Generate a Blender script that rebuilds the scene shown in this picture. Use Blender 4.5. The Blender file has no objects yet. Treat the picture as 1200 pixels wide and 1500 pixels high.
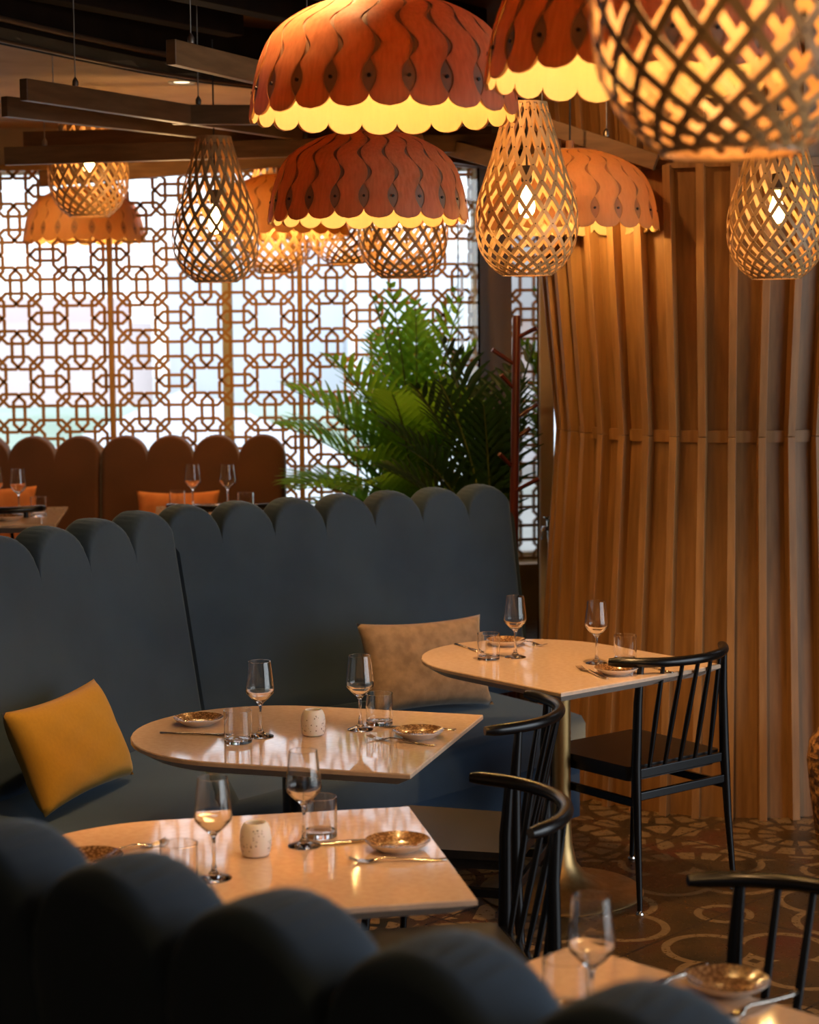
import bpy, bmesh, math, random
from mathutils import Vector, Matrix
R = math.radians
PI = math.pi
rnd = random.Random(7)
sc = bpy.context.scene
COL = sc.collection

# ------------------------------------------------------------------ camera
CAMZ = 1.81; FPX = 2750.0
th = math.atan(267.0 / FPX); ro = 0.0085
F = Vector((0, math.cos(th), -math.sin(th)))
R0 = Vector((1, 0, 0)); U0 = Vector((0, math.sin(th), math.cos(th)))
RR = R0 * math.cos(ro) - U0 * math.sin(ro)
UU = R0 * math.sin(ro) + U0 * math.cos(ro)
CP = Vector((0, 0, CAMZ))
cd = bpy.data.cameras.new('camera'); cam = bpy.data.objects.new('camera', cd); COL.objects.link(cam)
m = Matrix((RR, UU, -F)).transposed().to_4x4(); m.translation = CP
cam.matrix_world = m
cd.sensor_width = 36; cd.sensor_fit = 'AUTO'; cd.lens = FPX * 36 / 1500
cd.dof.use_dof = True; cd.dof.focus_distance = 5.3; cd.dof.aperture_fstop = 4.2
cd.clip_start = 0.05; cd.clip_end = 300
sc.camera = cam

def ray(px, py): return F * FPX + RR * (px - 600) - UU * (py - 750)
def PZ(px, py, z):
    d = ray(px, py); return CP + d * ((z - CAMZ) / d.z)
def PY(px, py, Y):
    d = ray(px, py); return CP + d * (Y / d.y)

# ------------------------------------------------------------------ materials
def mat(name, col=(.5, .5, .5), rough=.5, metal=0, **kw):
    m = bpy.data.materials.new(name); m.use_nodes = True
    b = m.node_tree.nodes['Principled BSDF']
    b.inputs['Base Color'].default_value = (*col, 1)
    b.inputs['Roughness'].default_value = rough
    b.inputs['Metallic'].default_value = metal
    for k, v in kw.items(): b.inputs[k.replace('_', ' ')].default_value = v
    return m
def nd(m, t, **kw):
    n = m.node_tree.nodes.new(t)
    for k, v in kw.items(): setattr(n, k, v)
    return n
def lk(m, a, b): m.node_tree.links.new(a, b)
def coords(m, scale=(1, 1, 1), kind='Object'):
    tc = nd(m, 'ShaderNodeTexCoord'); mp = nd(m, 'ShaderNodeMapping')
    mp.inputs['Scale'].default_value = scale
    lk(m, tc.outputs[kind], mp.inputs['Vector']); return mp.outputs['Vector']
def noisecol(m, c1, c2, scale=4, vec=(1, 1, 1), detail=4, bump=0, lo=.35, hi=.65, bscale=None, bdist=.002, rnd_obj=0):
    b = m.node_tree.nodes['Principled BSDF']
    v = coords(m, vec)
    n = nd(m, 'ShaderNodeTexNoise'); n.inputs['Scale'].default_value = scale; n.inputs['Detail'].default_value = detail
    lk(m, v, n.inputs['Vector'])
    r = nd(m, 'ShaderNodeValToRGB'); r.color_ramp.elements[0].position = lo; r.color_ramp.elements[1].position = hi
    r.color_ramp.elements[0].color = (*c1, 1); r.color_ramp.elements[1].color = (*c2, 1)
    lk(m, n.outputs['Fac'], r.inputs['Fac']); lk(m, r.outputs['Color'], b.inputs['Base Color'])
    if bump:
        n2 = nd(m, 'ShaderNodeTexNoise'); n2.inputs['Scale'].default_value = bscale or scale * 4; n2.inputs['Detail'].default_value = 3
        lk(m, v, n2.inputs['Vector'])
        bp = nd(m, 'ShaderNodeBump'); bp.inputs['Strength'].default_value = bump; bp.inputs['Distance'].default_value = bdist
        lk(m, n2.outputs['Fac'], bp.inputs['Height']); lk(m, bp.outputs['Normal'], b.inputs['Normal'])
    return m
M = {}
M['velvet'] = noisecol(mat('blue velvet', rough=.85, Sheen_Weight=.35, Sheen_Roughness=.45), (.010, .028, .058), (.017, .040, .076), 3.5, bump=.12, bscale=260, bdist=.0006)
M['velvet'].node_tree.nodes['Principled BSDF'].inputs['Sheen Tint'].default_value = (.45, .6, .75, 1)
M['piping'] = mat('velvet piping', (.025, .035, .045), .7)
M['rust'] = noisecol(mat('rust velvet', rough=.85, Sheen_Weight=.25), (.085, .026, .006), (.11, .034, .009), 4, bump=.1, bscale=200, bdist=.0006)
M['mustard'] = noisecol(mat('mustard linen', rough=.9, Sheen_Weight=.2), (.33, .165, .003), (.36, .18, .004), 90, vec=(1, 3, 1), bump=.1, bscale=220, bdist=.001)
M['beige'] = noisecol(mat('mottled beige chenille', rough=.85, Sheen_Weight=.3), (.19, .12, .07), (.27, .18, .11), 30, bump=.4, bscale=150, bdist=.001)
M['orange_fab'] = noisecol(mat('orange fabric', rough=.9), (.62, .19, .05), (.70, .24, .07), 20, bump=.3, bscale=150)
M['quartz'] = noisecol(mat('cream quartz', rough=.05, IOR=1.85), (.72, .51, .36), (.78, .57, .41), 60, detail=2)
M['quartz_edge'] = noisecol(mat('bevelled quartz underside', rough=.35), (.66, .60, .54), (.72, .66, .60), 60, detail=2)
M['black'] = mat('black painted metal', (.004, .004, .0045), .26)
M['black_seat'] = noisecol(mat('black lacquered seat', rough=.35), (.010, .009, .009), (.016, .014, .013), 3, vec=(1, 12, 1))
M['brass'] = noisecol(mat('brushed brass', rough=.42, metal=1), (.52, .33, .13), (.62, .42, .19), 5, vec=(8, 8, .6))
M['steel'] = mat('polished steel', (.72, .66, .58), .13, 1)
M['chrome'] = mat('chrome', (.8, .78, .76), .08, 1)
M['glass'] = mat('clear glass', (1, 1, 1), 0.0, 0, Transmission_Weight=1, IOR=1.45)
M['ceramic'] = mat('matte white ceramic', (.82, .74, .68), .55, 0, Subsurface_Weight=.1)
M['hole'] = mat('dark opening', (.16, .09, .05), .9)
def wood(name, c1, c2, vec=(18, 18, .8), rough=.5, scale=3, translucent=0, tcol=None):
    m = noisecol(mat(name, rough=rough), c1, c2, scale, vec, 5, lo=.3, hi=.7, bump=.12, bscale=scale * 3, bdist=.001)
    if translucent:
        nt = m.node_tree; b = nt.nodes['Principled BSDF']; out = nt.nodes['Material Output']
        t = nd(m, 'ShaderNodeBsdfTranslucent'); mx = nd(m, 'ShaderNodeMixShader'); mx.inputs['Fac'].default_value = translucent
        t.inputs['Color'].default_value = (*tcol, 1)
        lk(m, b.outputs['BSDF'], mx.inputs[1]); lk(m, t.outputs['BSDF'], mx.inputs[2]); lk(m, mx.outputs['Shader'], out.inputs['Surface'])
    return m
M['col_wood'] = wood('pale timber cladding', (.19, .088, .024), (.29, .140, .042))
M['fin_wood'] = wood('timber fin', (.25, .118, .036), (.36, .178, .058))
M['batten'] = wood('brown timber batten', (.14, .065, .022), (.22, .11, .042), (2, 2, 14), .45)
M['screen'] = wood('orange timber lattice', (.42, .205, .045), (.50, .255, .06), (6, 6, 2), .6)
M['bamboo'] = wood('bamboo ribbon', (.50, .28, .11), (.66, .40, .17), (5, 5, 5), .42)
M['rivet'] = mat('dark rivet', (.03, .012, .006), .4)
M['shell'] = wood('red brown veneer', (.36, .15, .06), (.62, .31, .15), (40, 40, 3), .5, 3, .45, (1.0, .54, .22))
M['shell_pale'] = wood('orange veneer', (.58, .34, .15), (.74, .48, .24), (40, 40, 3), .5, 3, .58, (1.0, .76, .36))
M['inlay'] = wood('grey brown veneer', (.20, .115, .07), (.27, .16, .10), (10, 10, 2), .5, 3, .06, (.8, .4, .2))
M['inlay_pale'] = wood('tan veneer', (.34, .16, .065), (.40, .19, .08), (10, 10, 2), .5, 3, .12, (.8, .4, .2))
M['liner'] = wood('pale yellow veneer', (.80, .60, .27), (.88, .68, .33), (26, 26, 2), .5, 3, .6, (1.0, .74, .34))
M['redwood'] = wood('red mahogany', (.055, .009, .005), (.085, .014, .007), (10, 10, 1), .3)
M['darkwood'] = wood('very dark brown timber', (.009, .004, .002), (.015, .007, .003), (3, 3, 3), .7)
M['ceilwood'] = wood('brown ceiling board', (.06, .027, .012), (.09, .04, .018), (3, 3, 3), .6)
M['bronze'] = mat('dark bronze fascia', (.10, .05, .025), .4, .3)
M['wall'] = mat('warm plaster', (.42, .30, .18), .8)
M['beigepaint'] = mat('beige paint', (.62, .50, .36), .6)
M['palewin'] = mat('pale window frame', (.55, .52, .42), .5)
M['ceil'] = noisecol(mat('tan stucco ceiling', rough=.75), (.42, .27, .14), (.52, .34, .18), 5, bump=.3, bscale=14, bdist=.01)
M['mirror'] = mat('bronze mirror', (.17, .105, .05), .03, 1)
M['bronze_panel'] = noisecol(mat('brown wall panel', rough=.85, Specular_IOR_Level=.1), (.085, .045, .016), (.12, .065, .024), 2)
M['cord'] = mat('black cord', (.01, .008, .007), .6)
M['wire'] = mat('steel wire', (.35, .3, .25), .4, 1)
M['wicker'] = noisecol(mat('brown wicker', rough=.7), (.06, .022, .008), (.42, .20, .06), 38, bump=.8, bscale=60, bdist=.01, lo=.42, hi=.6)
M['terracotta'] = noisecol(mat('maroon woven pot', rough=.7), (.05, .012, .008), (.16, .05, .03), 50, bump=.8, bscale=60, bdist=.01, lo=.42, hi=.58)
M['white_cloth'] = mat('white canvas', (.85, .86, .85), .8)
M['soil'] = mat('potting soil', (.03, .02, .012), .95)
def leafmat(name, c1, c2, tc, tf):
    m = noisecol(mat(name, rough=.4), c1, c2, 6)
    nt = m.node_tree; b = nt.nodes['Principled BSDF']; out = nt.nodes['Material Output']
    t = nd(m, 'ShaderNodeBsdfTranslucent'); mx = nd(m, 'ShaderNodeMixShader'); mx.inputs['Fac'].default_value = tf
    t.inputs['Color'].default_value = (*tc, 1)
    lk(m, b.outputs['BSDF'], mx.inputs[1]); lk(m, t.outputs['BSDF'], mx.inputs[2]); lk(m, mx.outputs['Shader'], out.inputs['Surface'])
    return m
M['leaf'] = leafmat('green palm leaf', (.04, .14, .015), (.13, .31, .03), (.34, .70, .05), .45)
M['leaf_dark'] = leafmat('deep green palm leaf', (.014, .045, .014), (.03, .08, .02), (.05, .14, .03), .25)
M['stalk'] = mat('green stalk', (.10, .13, .03), .5)
def emis(name, col, s):
    m = bpy.data.materials.new(name); m.use_nodes = True; nt = m.node_tree; nt.nodes.clear()
    e = nt.nodes.new('ShaderNodeEmission'); o = nt.nodes.new('ShaderNodeOutputMaterial')
    e.inputs['Color'].default_value = (*col, 1); e.inputs['Strength'].default_value = s
    nt.links.new(e.outputs[0], o.inputs[0]); return m
M['bulb'] = emis('glowing filament bulb', (1, .61, .22), 310)
M['bulb_small'] = emis('soft filament bulb', (1, .58, .20), 48)
M['downlight'] = emis('downlight lens', (1, .8, .5), 3)

for k_ in ('darkwood', 'ceilwood'): M[k_].node_tree.nodes['Principled BSDF'].inputs['Specular IOR Level'].default_value = .08
def plate_mat():
    m = mat('brown woven pattern glaze', (.35, .2, .1), .22, .0, Coat_Weight=.5)
    b = m.node_tree.nodes['Principled BSDF']
    v = coords(m, (1, 1, 1))
    w = nd(m, 'ShaderNodeTexVoronoi'); w.inputs['Scale'].default_value = 170
    lk(m, v, w.inputs['Vector'])
    r = nd(m, 'ShaderNodeValToRGB'); r.color_ramp.elements[0].position = .25; r.color_ramp.elements[1].position = .6
    r.color_ramp.elements[0].color = (.46, .26, .12, 1); r.color_ramp.elements[1].color = (.16, .075, .03, 1)
    lk(m, w.outputs['Distance'], r.inputs['Fac']); lk(m, r.outputs['Color'], b.inputs['Base Color'])
    return m
M['plate'] = plate_mat()
M['plate_under'] = mat('pale glaze', (.72, .64, .56), .25)

# patterned floor tiles
def floor_mat():
    m = mat('patterned encaustic tile', (.1, .07, .04), .22)
    b = m.node_tree.nodes['Principled BSDF']
    tc = nd(m, 'ShaderNodeTexCoord')
    mp = nd(m, 'ShaderNodeMapping'); mp.inputs['Rotation'].default_value = (0, 0, R(43)); mp.inputs['Scale'].default_value = (1 / .62,) * 3
    mp.inputs['Location'].default_value = (.1, .25, 0)
    lk(m, tc.outputs['Object'], mp.inputs['Vector'])
    def vm(op, a, bb=None):
        n = nd(m, 'ShaderNodeVectorMath', operation=op)
        if isinstance(a, tuple): n.inputs[0].default_value = a
        else: lk(m, a, n.inputs[0])
        if bb is not None:
            if isinstance(bb, tuple): n.inputs[1].default_value = bb
            else: lk(m, bb, n.inputs[1])
        return n
    def ma(op, a, bb=None, cc=None):
        n = nd(m, 'ShaderNodeMath', operation=op)
        for i, x in enumerate((a, bb, cc)):
            if x is None: continue
            if isinstance(x, (int, float)): n.inputs[i].default_value = x
            else: lk(m, x, n.inputs[i])
        return n.outputs[0]
    def mixc(fac, a, bb):
        n = nd(m, 'ShaderNodeMix', data_type='RGBA')
        lk(m, fac, n.inputs[0])
        for i, x in ((6, a), (7, bb)):
            if isinstance(x, tuple): n.inputs[i].default_value = (*x, 1)
            else: lk(m, x, n.inputs[i])
        return n.outputs[2]
    P = mp.outputs['Vector']
    fl = vm('FLOOR', P).outputs[0]; fr = vm('FRACTION', P).outputs[0]
    ab = vm('ABSOLUTE', vm('SUBTRACT', fr, (.5, .5, 0)).outputs[0]).outputs[0]
    ab = vm('MULTIPLY', ab, (1, 1, 0)).outputs[0]
    def ln(a, c):
        n = vm('DISTANCE', a, c); return n.outputs['Value']
    d = ma('SUBTRACT', ma('MINIMUM', ln(ab, (.25, 0, 0)), ln(ab, (0, .25, 0))), .205)
    quat = ma('LESS_THAN', ma('ABSOLUTE', d), .021)
    d2 = ma('LESS_THAN', ma('ABSOLUTE', ma('SUBTRACT', ln(ab, (.5, .5, 0)), .13)), .02)
    quat = ma('MAXIMUM', quat, d2)
    # petals
    sx = nd(m, 'ShaderNodeSeparateXYZ'); lk(m, vm('MULTIPLY', vm('SUBTRACT', fr, (.5, .5, 0)).outputs[0], (1, 1, 0)).outputs[0], sx.inputs[0])
    ang = ma('ARCTAN2', sx.outputs[1], sx.outputs[0]); rad = ln(ab, (0, 0, 0))
    w1 = ma('ABSOLUTE', ma('SINE', ma('MULTIPLY', ang, 6)))
    ring1 = ma('MULTIPLY', ma('GREATER_THAN', w1, .5), ma('MULTIPLY', ma('GREATER_THAN', rad, .12), ma('LESS_THAN', rad, .22)))
    w2 = ma('ABSOLUTE', ma('COSINE', ma('MULTIPLY', ang, 8)))
    ring2 = ma('MULTIPLY', ma('GREATER_THAN', w2, .45), ma('MULTIPLY', ma('GREATER_THAN', rad, .27), ma('LESS_THAN', rad, .40)))
    vo = nd(m, 'ShaderNodeTexVoronoi', feature='DISTANCE_TO_EDGE'); vo.inputs['Scale'].default_value = 5.5
    lk(m, P, vo.inputs['Vector'])
    peb = ma('MULTIPLY', ma('GREATER_THAN', vo.outputs['Distance'], .11), ma('GREATER_THAN', rad, .44))
    petals = ma('MAXIMUM', ma('MAXIMUM', ring1, ring2), peb)
    wn = nd(m, 'ShaderNodeTexWhiteNoise', noise_dimensions='2D'); lk(m, fl, wn.inputs['Vector'])
    sxp = nd(m, 'ShaderNodeSeparateXYZ'); lk(m, tc.outputs['Object'], sxp.inputs[0])
    far = ma('GREATER_THAN', sxp.outputs[1], 6.25)
    leftside = ma('LESS_THAN', sxp.outputs[0], .42)
    sel = ma('MAXIMUM', far, leftside)
    pat = ma('ADD', ma('MULTIPLY', petals, sel), ma('MULTIPLY', quat, ma('SUBTRACT', 1, sel)))
    n1 = nd(m, 'ShaderNodeTexNoise'); n1.inputs['Scale'].default_value = 3.2; n1.inputs['Detail'].default_value = 6; lk(m, tc.outputs['Object'], n1.inputs['Vector'])
    cr = nd(m, 'ShaderNodeValToRGB'); e = cr.color_ramp.elements
    e[0].position = .33; e[0].color = (.016, .015, .008, 1); e[1].position = .70; e[1].color = (.075, .018, .010, 1)
    x = e.new(.52); x.color = (.055, .030, .011, 1)
    lk(m, n1.outputs['Fac'], cr.inputs['Fac'])
    n2 = nd(m, 'ShaderNodeTexNoise'); n2.inputs['Scale'].default_value = 55; n2.inputs['Detail'].default_value = 4; lk(m, tc.outputs['Object'], n2.inputs['Vector'])
    c2 = nd(m, 'ShaderNodeValToRGB'); c2.color_ramp.elements[0].position = .35; c2.color_ramp.elements[1].position = .65
    c2.color_ramp.elements[0].color = (.13, .078, .032, 1); c2.color_ramp.elements[1].color = (.20, .13, .062, 1)
    lk(m, n2.outputs['Fac'], c2.inputs['Fac'])
    c = mixc(pat, cr.outputs['Color'], c2.outputs['Color'])
    eg = nd(m, 'ShaderNodeSeparateXYZ'); lk(m, ab, eg.inputs[0])
    grout = ma('GREATER_THAN', ma('MAXIMUM', eg.outputs[0], eg.outputs[1]), .493)
    c = mixc(grout, c, (.02, .014, .01))
    lk(m, c, b.inputs['Base Color'])
    rr = ma('MULTIPLY_ADD', n2.outputs['Fac'], .25, .18); lk(m, rr, b.inputs['Roughness'])
    return m
M['floor'] = floor_mat()

# ------------------------------------------------------------------ mesh builder
class MB:
    def __init__(s): s.v = []; s.f = []; s.mi = []; s.sm = []
    def add(s, vs, fs, mi=0, smooth=False):
        o = len(s.v); s.v += [tuple(v) for v in vs]
        for f in fs: s.f.append([i + o for i in f]); s.mi.append(mi); s.sm.append(smooth)
    def box(s, c, d, rz=0, mi=0, M4=None):
        hx, hy, hz = d[0] / 2, d[1] / 2, d[2] / 2
        vs = [Vector((x, y, z)) for x in (-hx, hx) for y in (-hy, hy) for z in (-hz, hz)]
        if M4 is None: M4 = Matrix.Translation(c) @ Matrix.Rotation(rz, 4, 'Z')
        vs = [M4 @ v for v in vs]
        s.add(vs, [(0, 1, 3, 2), (4, 6, 7, 5), (0, 4, 5, 1), (2, 3, 7, 6), (0, 2, 6, 4), (1, 5, 7, 3)], mi)
    def beam(s, a, b, w, h, mi=0, up=Vector((0, 0, 1))):
        a = Vector(a); b = Vector(b); d = (b - a).normalized(); x = d.cross(up).normalized(); z = x.cross(d)
        vs = [p + x * (sx * w / 2) + z * (sz * h / 2) for p in (a, b) for sx in (-1, 1) for sz in (-1, 1)]
        s.add(vs, [(0, 1, 3, 2), (4, 6, 7, 5), (0, 4, 5, 1), (2, 3, 7, 6), (0, 2, 6, 4), (1, 5, 7, 3)], mi)
    def tube(s, pts, r, n=10, mi=0, caps=True, smooth=True, flat=1.0):
        pts = [Vector(p) for p in pts]; k = len(pts)
        rs = r if isinstance(r, (list, tuple)) else [r] * k
        t0 = (pts[1] - pts[0]).normalized()
        ref = Vector((0, 0, 1)) if abs(t0.z) < .9 else Vector((0, 1, 0))
        x = t0.cross(ref).normalized(); vs = []
        for i in range(k):
            t = (pts[min(i + 1, k - 1)] - pts[max(i - 1, 0)]).normalized()
            x = (x - t * x.dot(t)).normalized(); y = t.cross(x)
            for j in range(n):
                a = 2 * PI * j / n
                vs.append(pts[i] + x * (math.cos(a) * rs[i]) + y * (math.sin(a) * rs[i] * flat))
        fs = [(i * n + j, i * n + (j + 1) % n, (i + 1) * n + (j + 1) % n, (i + 1) * n + j) for i in range(k - 1) for j in range(n)]
        s.add(vs, fs, mi, smooth)
        if caps:
            s.add(vs[:n], [list(range(n))[::-1]], mi); s.add(vs[-n:], [list(range(n))], mi)
    def lathe(s, prof, n=32, c=(0, 0, 0), mi=0, smooth=True, mis=None):
        vs = []; c = Vector(c)
        np_, nm = [prof[0]], []
        for i in range(1, len(prof)):
            p0, p1 = Vector(prof[i - 1]), Vector(prof[i]); L = (p1 - p0).length; mk = mis[i - 1] if mis else mi; add = []
            def corner(a, b_, c_):
                u_, v_ = Vector(b_) - Vector(a), Vector(c_) - Vector(b_)
                return u_.length > 1e-7 and v_.length > 1e-7 and u_.angle(v_) > .6
            e_ = min(.0004, L * .2)
            if i > 1 and corner(prof[i - 2], prof[i - 1], prof[i]): add.append(tuple(p0.lerp(p1, e_ / L)))
            if i < len(prof) - 1 and corner(prof[i - 1], prof[i], prof[i + 1]): add.append(tuple(p0.lerp(p1, 1 - e_ / L)))
            for q in add + [prof[i]]: np_.append(q); nm.append(mk)
        prof, mis = np_, nm
        for r, z in prof:
            for j in range(n):
                a = 2 * PI * j / n; vs.append(c + Vector((r * math.cos(a), r * math.sin(a), z)))
        o = len(s.v); s.v += [tuple(v) for v in vs]
        for i in range(len(prof) - 1):
            for j in range(n):
                s.f.append([o + i * n + j, o + i * n + (j + 1) % n, o + (i + 1) * n + (j + 1) % n, o + (i + 1) * n + j])
                s.mi.append(mis[i] if mis else mi); s.sm.append(smooth)
        for i, rev in ((0, True), (len(prof) - 1, False)):
            if 1e-5 < prof[i][0]:
                pass
    def prism(s, poly, z0, z1, mi=0, inset=0, zin=None, mi_side=None):
        n = len(poly)
        vs = [Vector((p[0], p[1], z1)) for p in poly] + [Vector((p[0], p[1], z0)) for p in poly]
        s.add(vs, [list(range(n))], mi)
        s.add(vs, [(i, n + i, n + (i + 1) % n, (i + 1) % n) for i in range(n)], mi if mi_side is None else mi_side)
        s.add(vs, [list(range(2 * n - 1, n - 1, -1))], mi if mi_side is None else mi_side)
    def grid(s, rows, mi=0, smooth=True, closed=False):
        n = len(rows[0]); vs = [p for r in rows for p in r]
        fs = []
        for i in range(len(rows) - 1):
            for j in range(n if closed else n - 1):
                fs.append((i * n + j, i * n + (j + 1) % n, (i + 1) * n + (j + 1) % n, (i + 1) * n + j))
        s.add(vs, fs, mi, smooth)
    def build(s, name, mats, parent=None, bevel=0, loc=None, merge=False, subsurf=0, solid=0, fixn=True):
        me = bpy.data.meshes.new(name); me.from_pydata(s.v, [], s.f)
        if not isinstance(mats, (list, tuple)): mats = [mats]
        for k in mats: me.materials.append(M[k] if isinstance(k, str) else k)
        me.polygons.foreach_set('material_index', s.mi); me.polygons.foreach_set('use_smooth', s.sm)
        if merge or fixn:
            bm = bmesh.new(); bm.from_mesh(me)
            if merge: bmesh.ops.remove_doubles(bm, verts=bm.verts, dist=1e-5)
            if fixn: bmesh.ops.recalc_face_normals(bm, faces=bm.faces)
            bm.to_mesh(me); bm.free()
        me.update()
        o = bpy.data.objects.new(name, me); COL.objects.link(o)
        if parent is not None: o.parent = parent
        if loc is not None: o.location = loc
        if solid:
            md = o.modifiers.new('s', 'SOLIDIFY'); md.thickness = solid; md.offset = 0
            md = o.modifiers.new('e', 'EDGE_SPLIT'); md.split_angle = R(40)
        if bevel:
            md = o.modifiers.new('b', 'BEVEL'); md.width = bevel; md.segments = 2; md.limit_method = 'ANGLE'
        if subsurf:
            md = o.modifiers.new('u', 'SUBSURF'); md.levels = subsurf; md.render_levels = subsurf
        return o

def tag(o, label, cat, group=None, kind=None):
    o['label'] = label; o['category'] = cat
    if group: o['group'] = group
    if kind: o['kind'] = kind
    return o
def thing(name, label, cat, loc=(0, 0, 0), rz=0, group=None, kind=None):
    o = bpy.data.objects.new(name, None); o.empty_display_size = .05; COL.objects.link(o)
    o.location = loc; o.rotation_euler = (0, 0, rz)
    return tag(o, label, cat, group, kind)
def copy_tree(o, parent=None):
    c = o.copy(); COL.objects.link(c); c.parent = parent
    for ch in list(o.children): copy_tree(ch, c)
    return c
PROTO = {}
def inst(key, maker, label, loc, rz=0, group=None, rx=None):
    """first call builds, later calls copy"""
    if key not in PROTO: o = PROTO[key] = maker()
    else: o = copy_tree(PROTO[key])
    o.location = loc; o.rotation_euler = (0, 0, rz)
    o['label'] = label
    if group: o['group'] = group
    elif 'group' in o: del o['group']
    return o
def sstep(a, b, x):
    t = max(0, min(1, (x - a) / (b - a))); return t * t * (3 - 2 * t)

# ------------------------------------------------------------------ room shell
PLAT = .25
def slab(name, x0, x1, y0, y1, z0, z1, mt, label, cat, bev=0):
    b = MB(); b.box(((x0 + x1) / 2, (y0 + y1) / 2, (z0 + z1) / 2), (x1 - x0, y1 - y0, z1 - z0))
    o = b.build(name, mt, bevel=bev); return tag(o, label, cat, kind='structure')
SY = 9.9
slab('floor', -4.4, 5, -1.5, 12, -.1, 0, 'floor', 'dark olive and maroon patterned tile floor of the dining room', 'floor')
# raised platform beyond the banquette
b = MB(); b.prism([(-4.4, 5.2), (-2.2, 5.2), (-1.55, 6.9), (.1, 8.05), (.58, 8.2), (.58, SY + .25), (-4.4, SY + .25)], 0.001, PLAT)
tag(b.build('floor_platform', 'floor'), 'raised platform floor under the window tables behind the blue banquette', 'platform', kind='structure')
CZ = 2.87; NZ = 3.12
# fascia curve (bottom edge of the dark near ceiling), from picture points at ceiling height
fp = [PZ(x, y, CZ) for x, y in ((-260, 8), (-130, 36), (0, 60), (117, 85), (213, 104), (300, 118), (370, 126), (480, 134), (640, 140), (900, 143), (1300, 145))]
b = MB(); pts = [(p.x, p.y) for p in fp]
b.prism(pts + [(5, fp[-1].y), (5, 12), (.40, 12), (.40, SY + .14), (-4.4, SY + .14), (-4.4, fp[0].y)], CZ, CZ + .05)
tag(b.build('ceiling', 'ceil'), 'tan stucco ceiling above the window tables', 'ceiling', kind='structure')
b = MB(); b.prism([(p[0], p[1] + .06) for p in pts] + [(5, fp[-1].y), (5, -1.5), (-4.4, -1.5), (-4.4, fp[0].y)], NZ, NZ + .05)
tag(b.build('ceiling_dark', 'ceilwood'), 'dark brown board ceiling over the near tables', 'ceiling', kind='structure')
b = MB(); rows = []
for z, dy in ((CZ - .01, 0), (CZ - .01, .03), (NZ + .02, .03), (NZ + .02, 0)): rows.append([Vector((p.x, p.y + dy, z)) for p in fp])
b.grid(rows + [rows[0]], smooth=False)
tag(b.build('trim_1', 'darkwood'), 'curved dark bronze fascia along the edge of the dark ceiling', 'fascia', kind='structure')
b = MB(); b.tube([Vector((p.x, p.y - .05, CZ + .075)) for p in fp], .012, 8)
b.tube([Vector((p.x, p.y - .02, CZ + .0)) for p in fp], .008, 8)
tag(b.build('trim_2', 'bronze'), 'thin bronze rail following the curved ceiling fascia', 'rail', kind='structure')
# dark joists under near ceiling
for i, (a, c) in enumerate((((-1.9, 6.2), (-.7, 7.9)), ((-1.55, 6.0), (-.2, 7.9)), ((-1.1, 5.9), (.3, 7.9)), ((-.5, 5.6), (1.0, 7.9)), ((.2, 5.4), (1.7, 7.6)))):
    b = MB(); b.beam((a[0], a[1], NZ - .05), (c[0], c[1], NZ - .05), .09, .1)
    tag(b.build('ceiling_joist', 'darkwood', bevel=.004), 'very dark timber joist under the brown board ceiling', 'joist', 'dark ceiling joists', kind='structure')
ztop = PY(300, 247, SY).z
slab('wall_back', -4.4, .36, SY + .02, SY + .14, ztop, NZ, 'wall', 'tan plaster wall strip above the lattice window', 'wall')
slab('wall_sill', -4.4, .36, SY + .05, SY + .15, -.1, .55, 'wall', 'low plaster wall below the lattice window', 'wall')
slab('wall_left', -4.5, -4.4, -1.5, 12, -.1, NZ, 'wall', 'plaster wall at the left end of the dining room', 'wall')
# right wall with daylight opening (window) between y 1.2 and 5
slab('wall_right', 5, 5.1, -1.5, .2, -.1, NZ, 'wall', 'plaster wall right of the near tables', 'wall')
slab('wall_right_far', 5, 5.1, 5.4, 12, -.1, NZ, 'wall', 'plaster wall behind the slatted column', 'wall')
slab('wall_behind', -4.5, 5.1, -1.6, -1.5, -.1, NZ, 'wall', 'plaster wall behind the viewer', 'wall')
slab('wall_passage', 1.3, 5.0, 9.5, 9.6, -.1, NZ, 'wall', 'plaster wall at the far side of the passage', 'wall')

# bronze mirror wall on the right of the plants
m0 = PY(703, 500, SY); m1 = PY(790, 500, 8.25)
mm = m0.lerp(m1, .62)
b = MB(); b.beam((mm.x, mm.y, 1.55), (m1.x, m1.y, 1.55), .02, 2.64)
tag(b.build('wall_mirror', 'mirror'), 'narrow bronze mirror strip next to the beige door post', 'mirror wall', kind='structure')
b = MB(); b.beam((m0.x, m0.y, 1.55), (mm.x, mm.y, 1.55), .02, 2.64)
tag(b.build('wall_panel', 'bronze_panel'), 'brown wall panel behind the dark palm', 'wall panel', kind='structure')
b = MB(); b.beam((m0.x + .03, m0.y + .1, 1.5), (m1.x + .03, m1.y + .01, 1.5), .03, 2.9)
tag(b.build('wall_mirror_backing', 'wall'), 'wall carrying the bronze mirror', 'wall', kind='structure')
a = PY(790, 600, 8.22); c = PY(810, 600, 8.22)
slab('trim_3', a.x, c.x, 8.15, 8.25, 0, NZ, 'beigepaint', 'beige painted door post beside the bronze mirror', 'post', .003)
a = PY(809, 600, 8.3); c = PY(811, 600, 8.3)
slab('trim_4', a.x, c.x, 8.27, 8.31, 0, NZ, 'palewin', 'slim pale window bar beside the beige door post', 'frame', .002)
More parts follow.
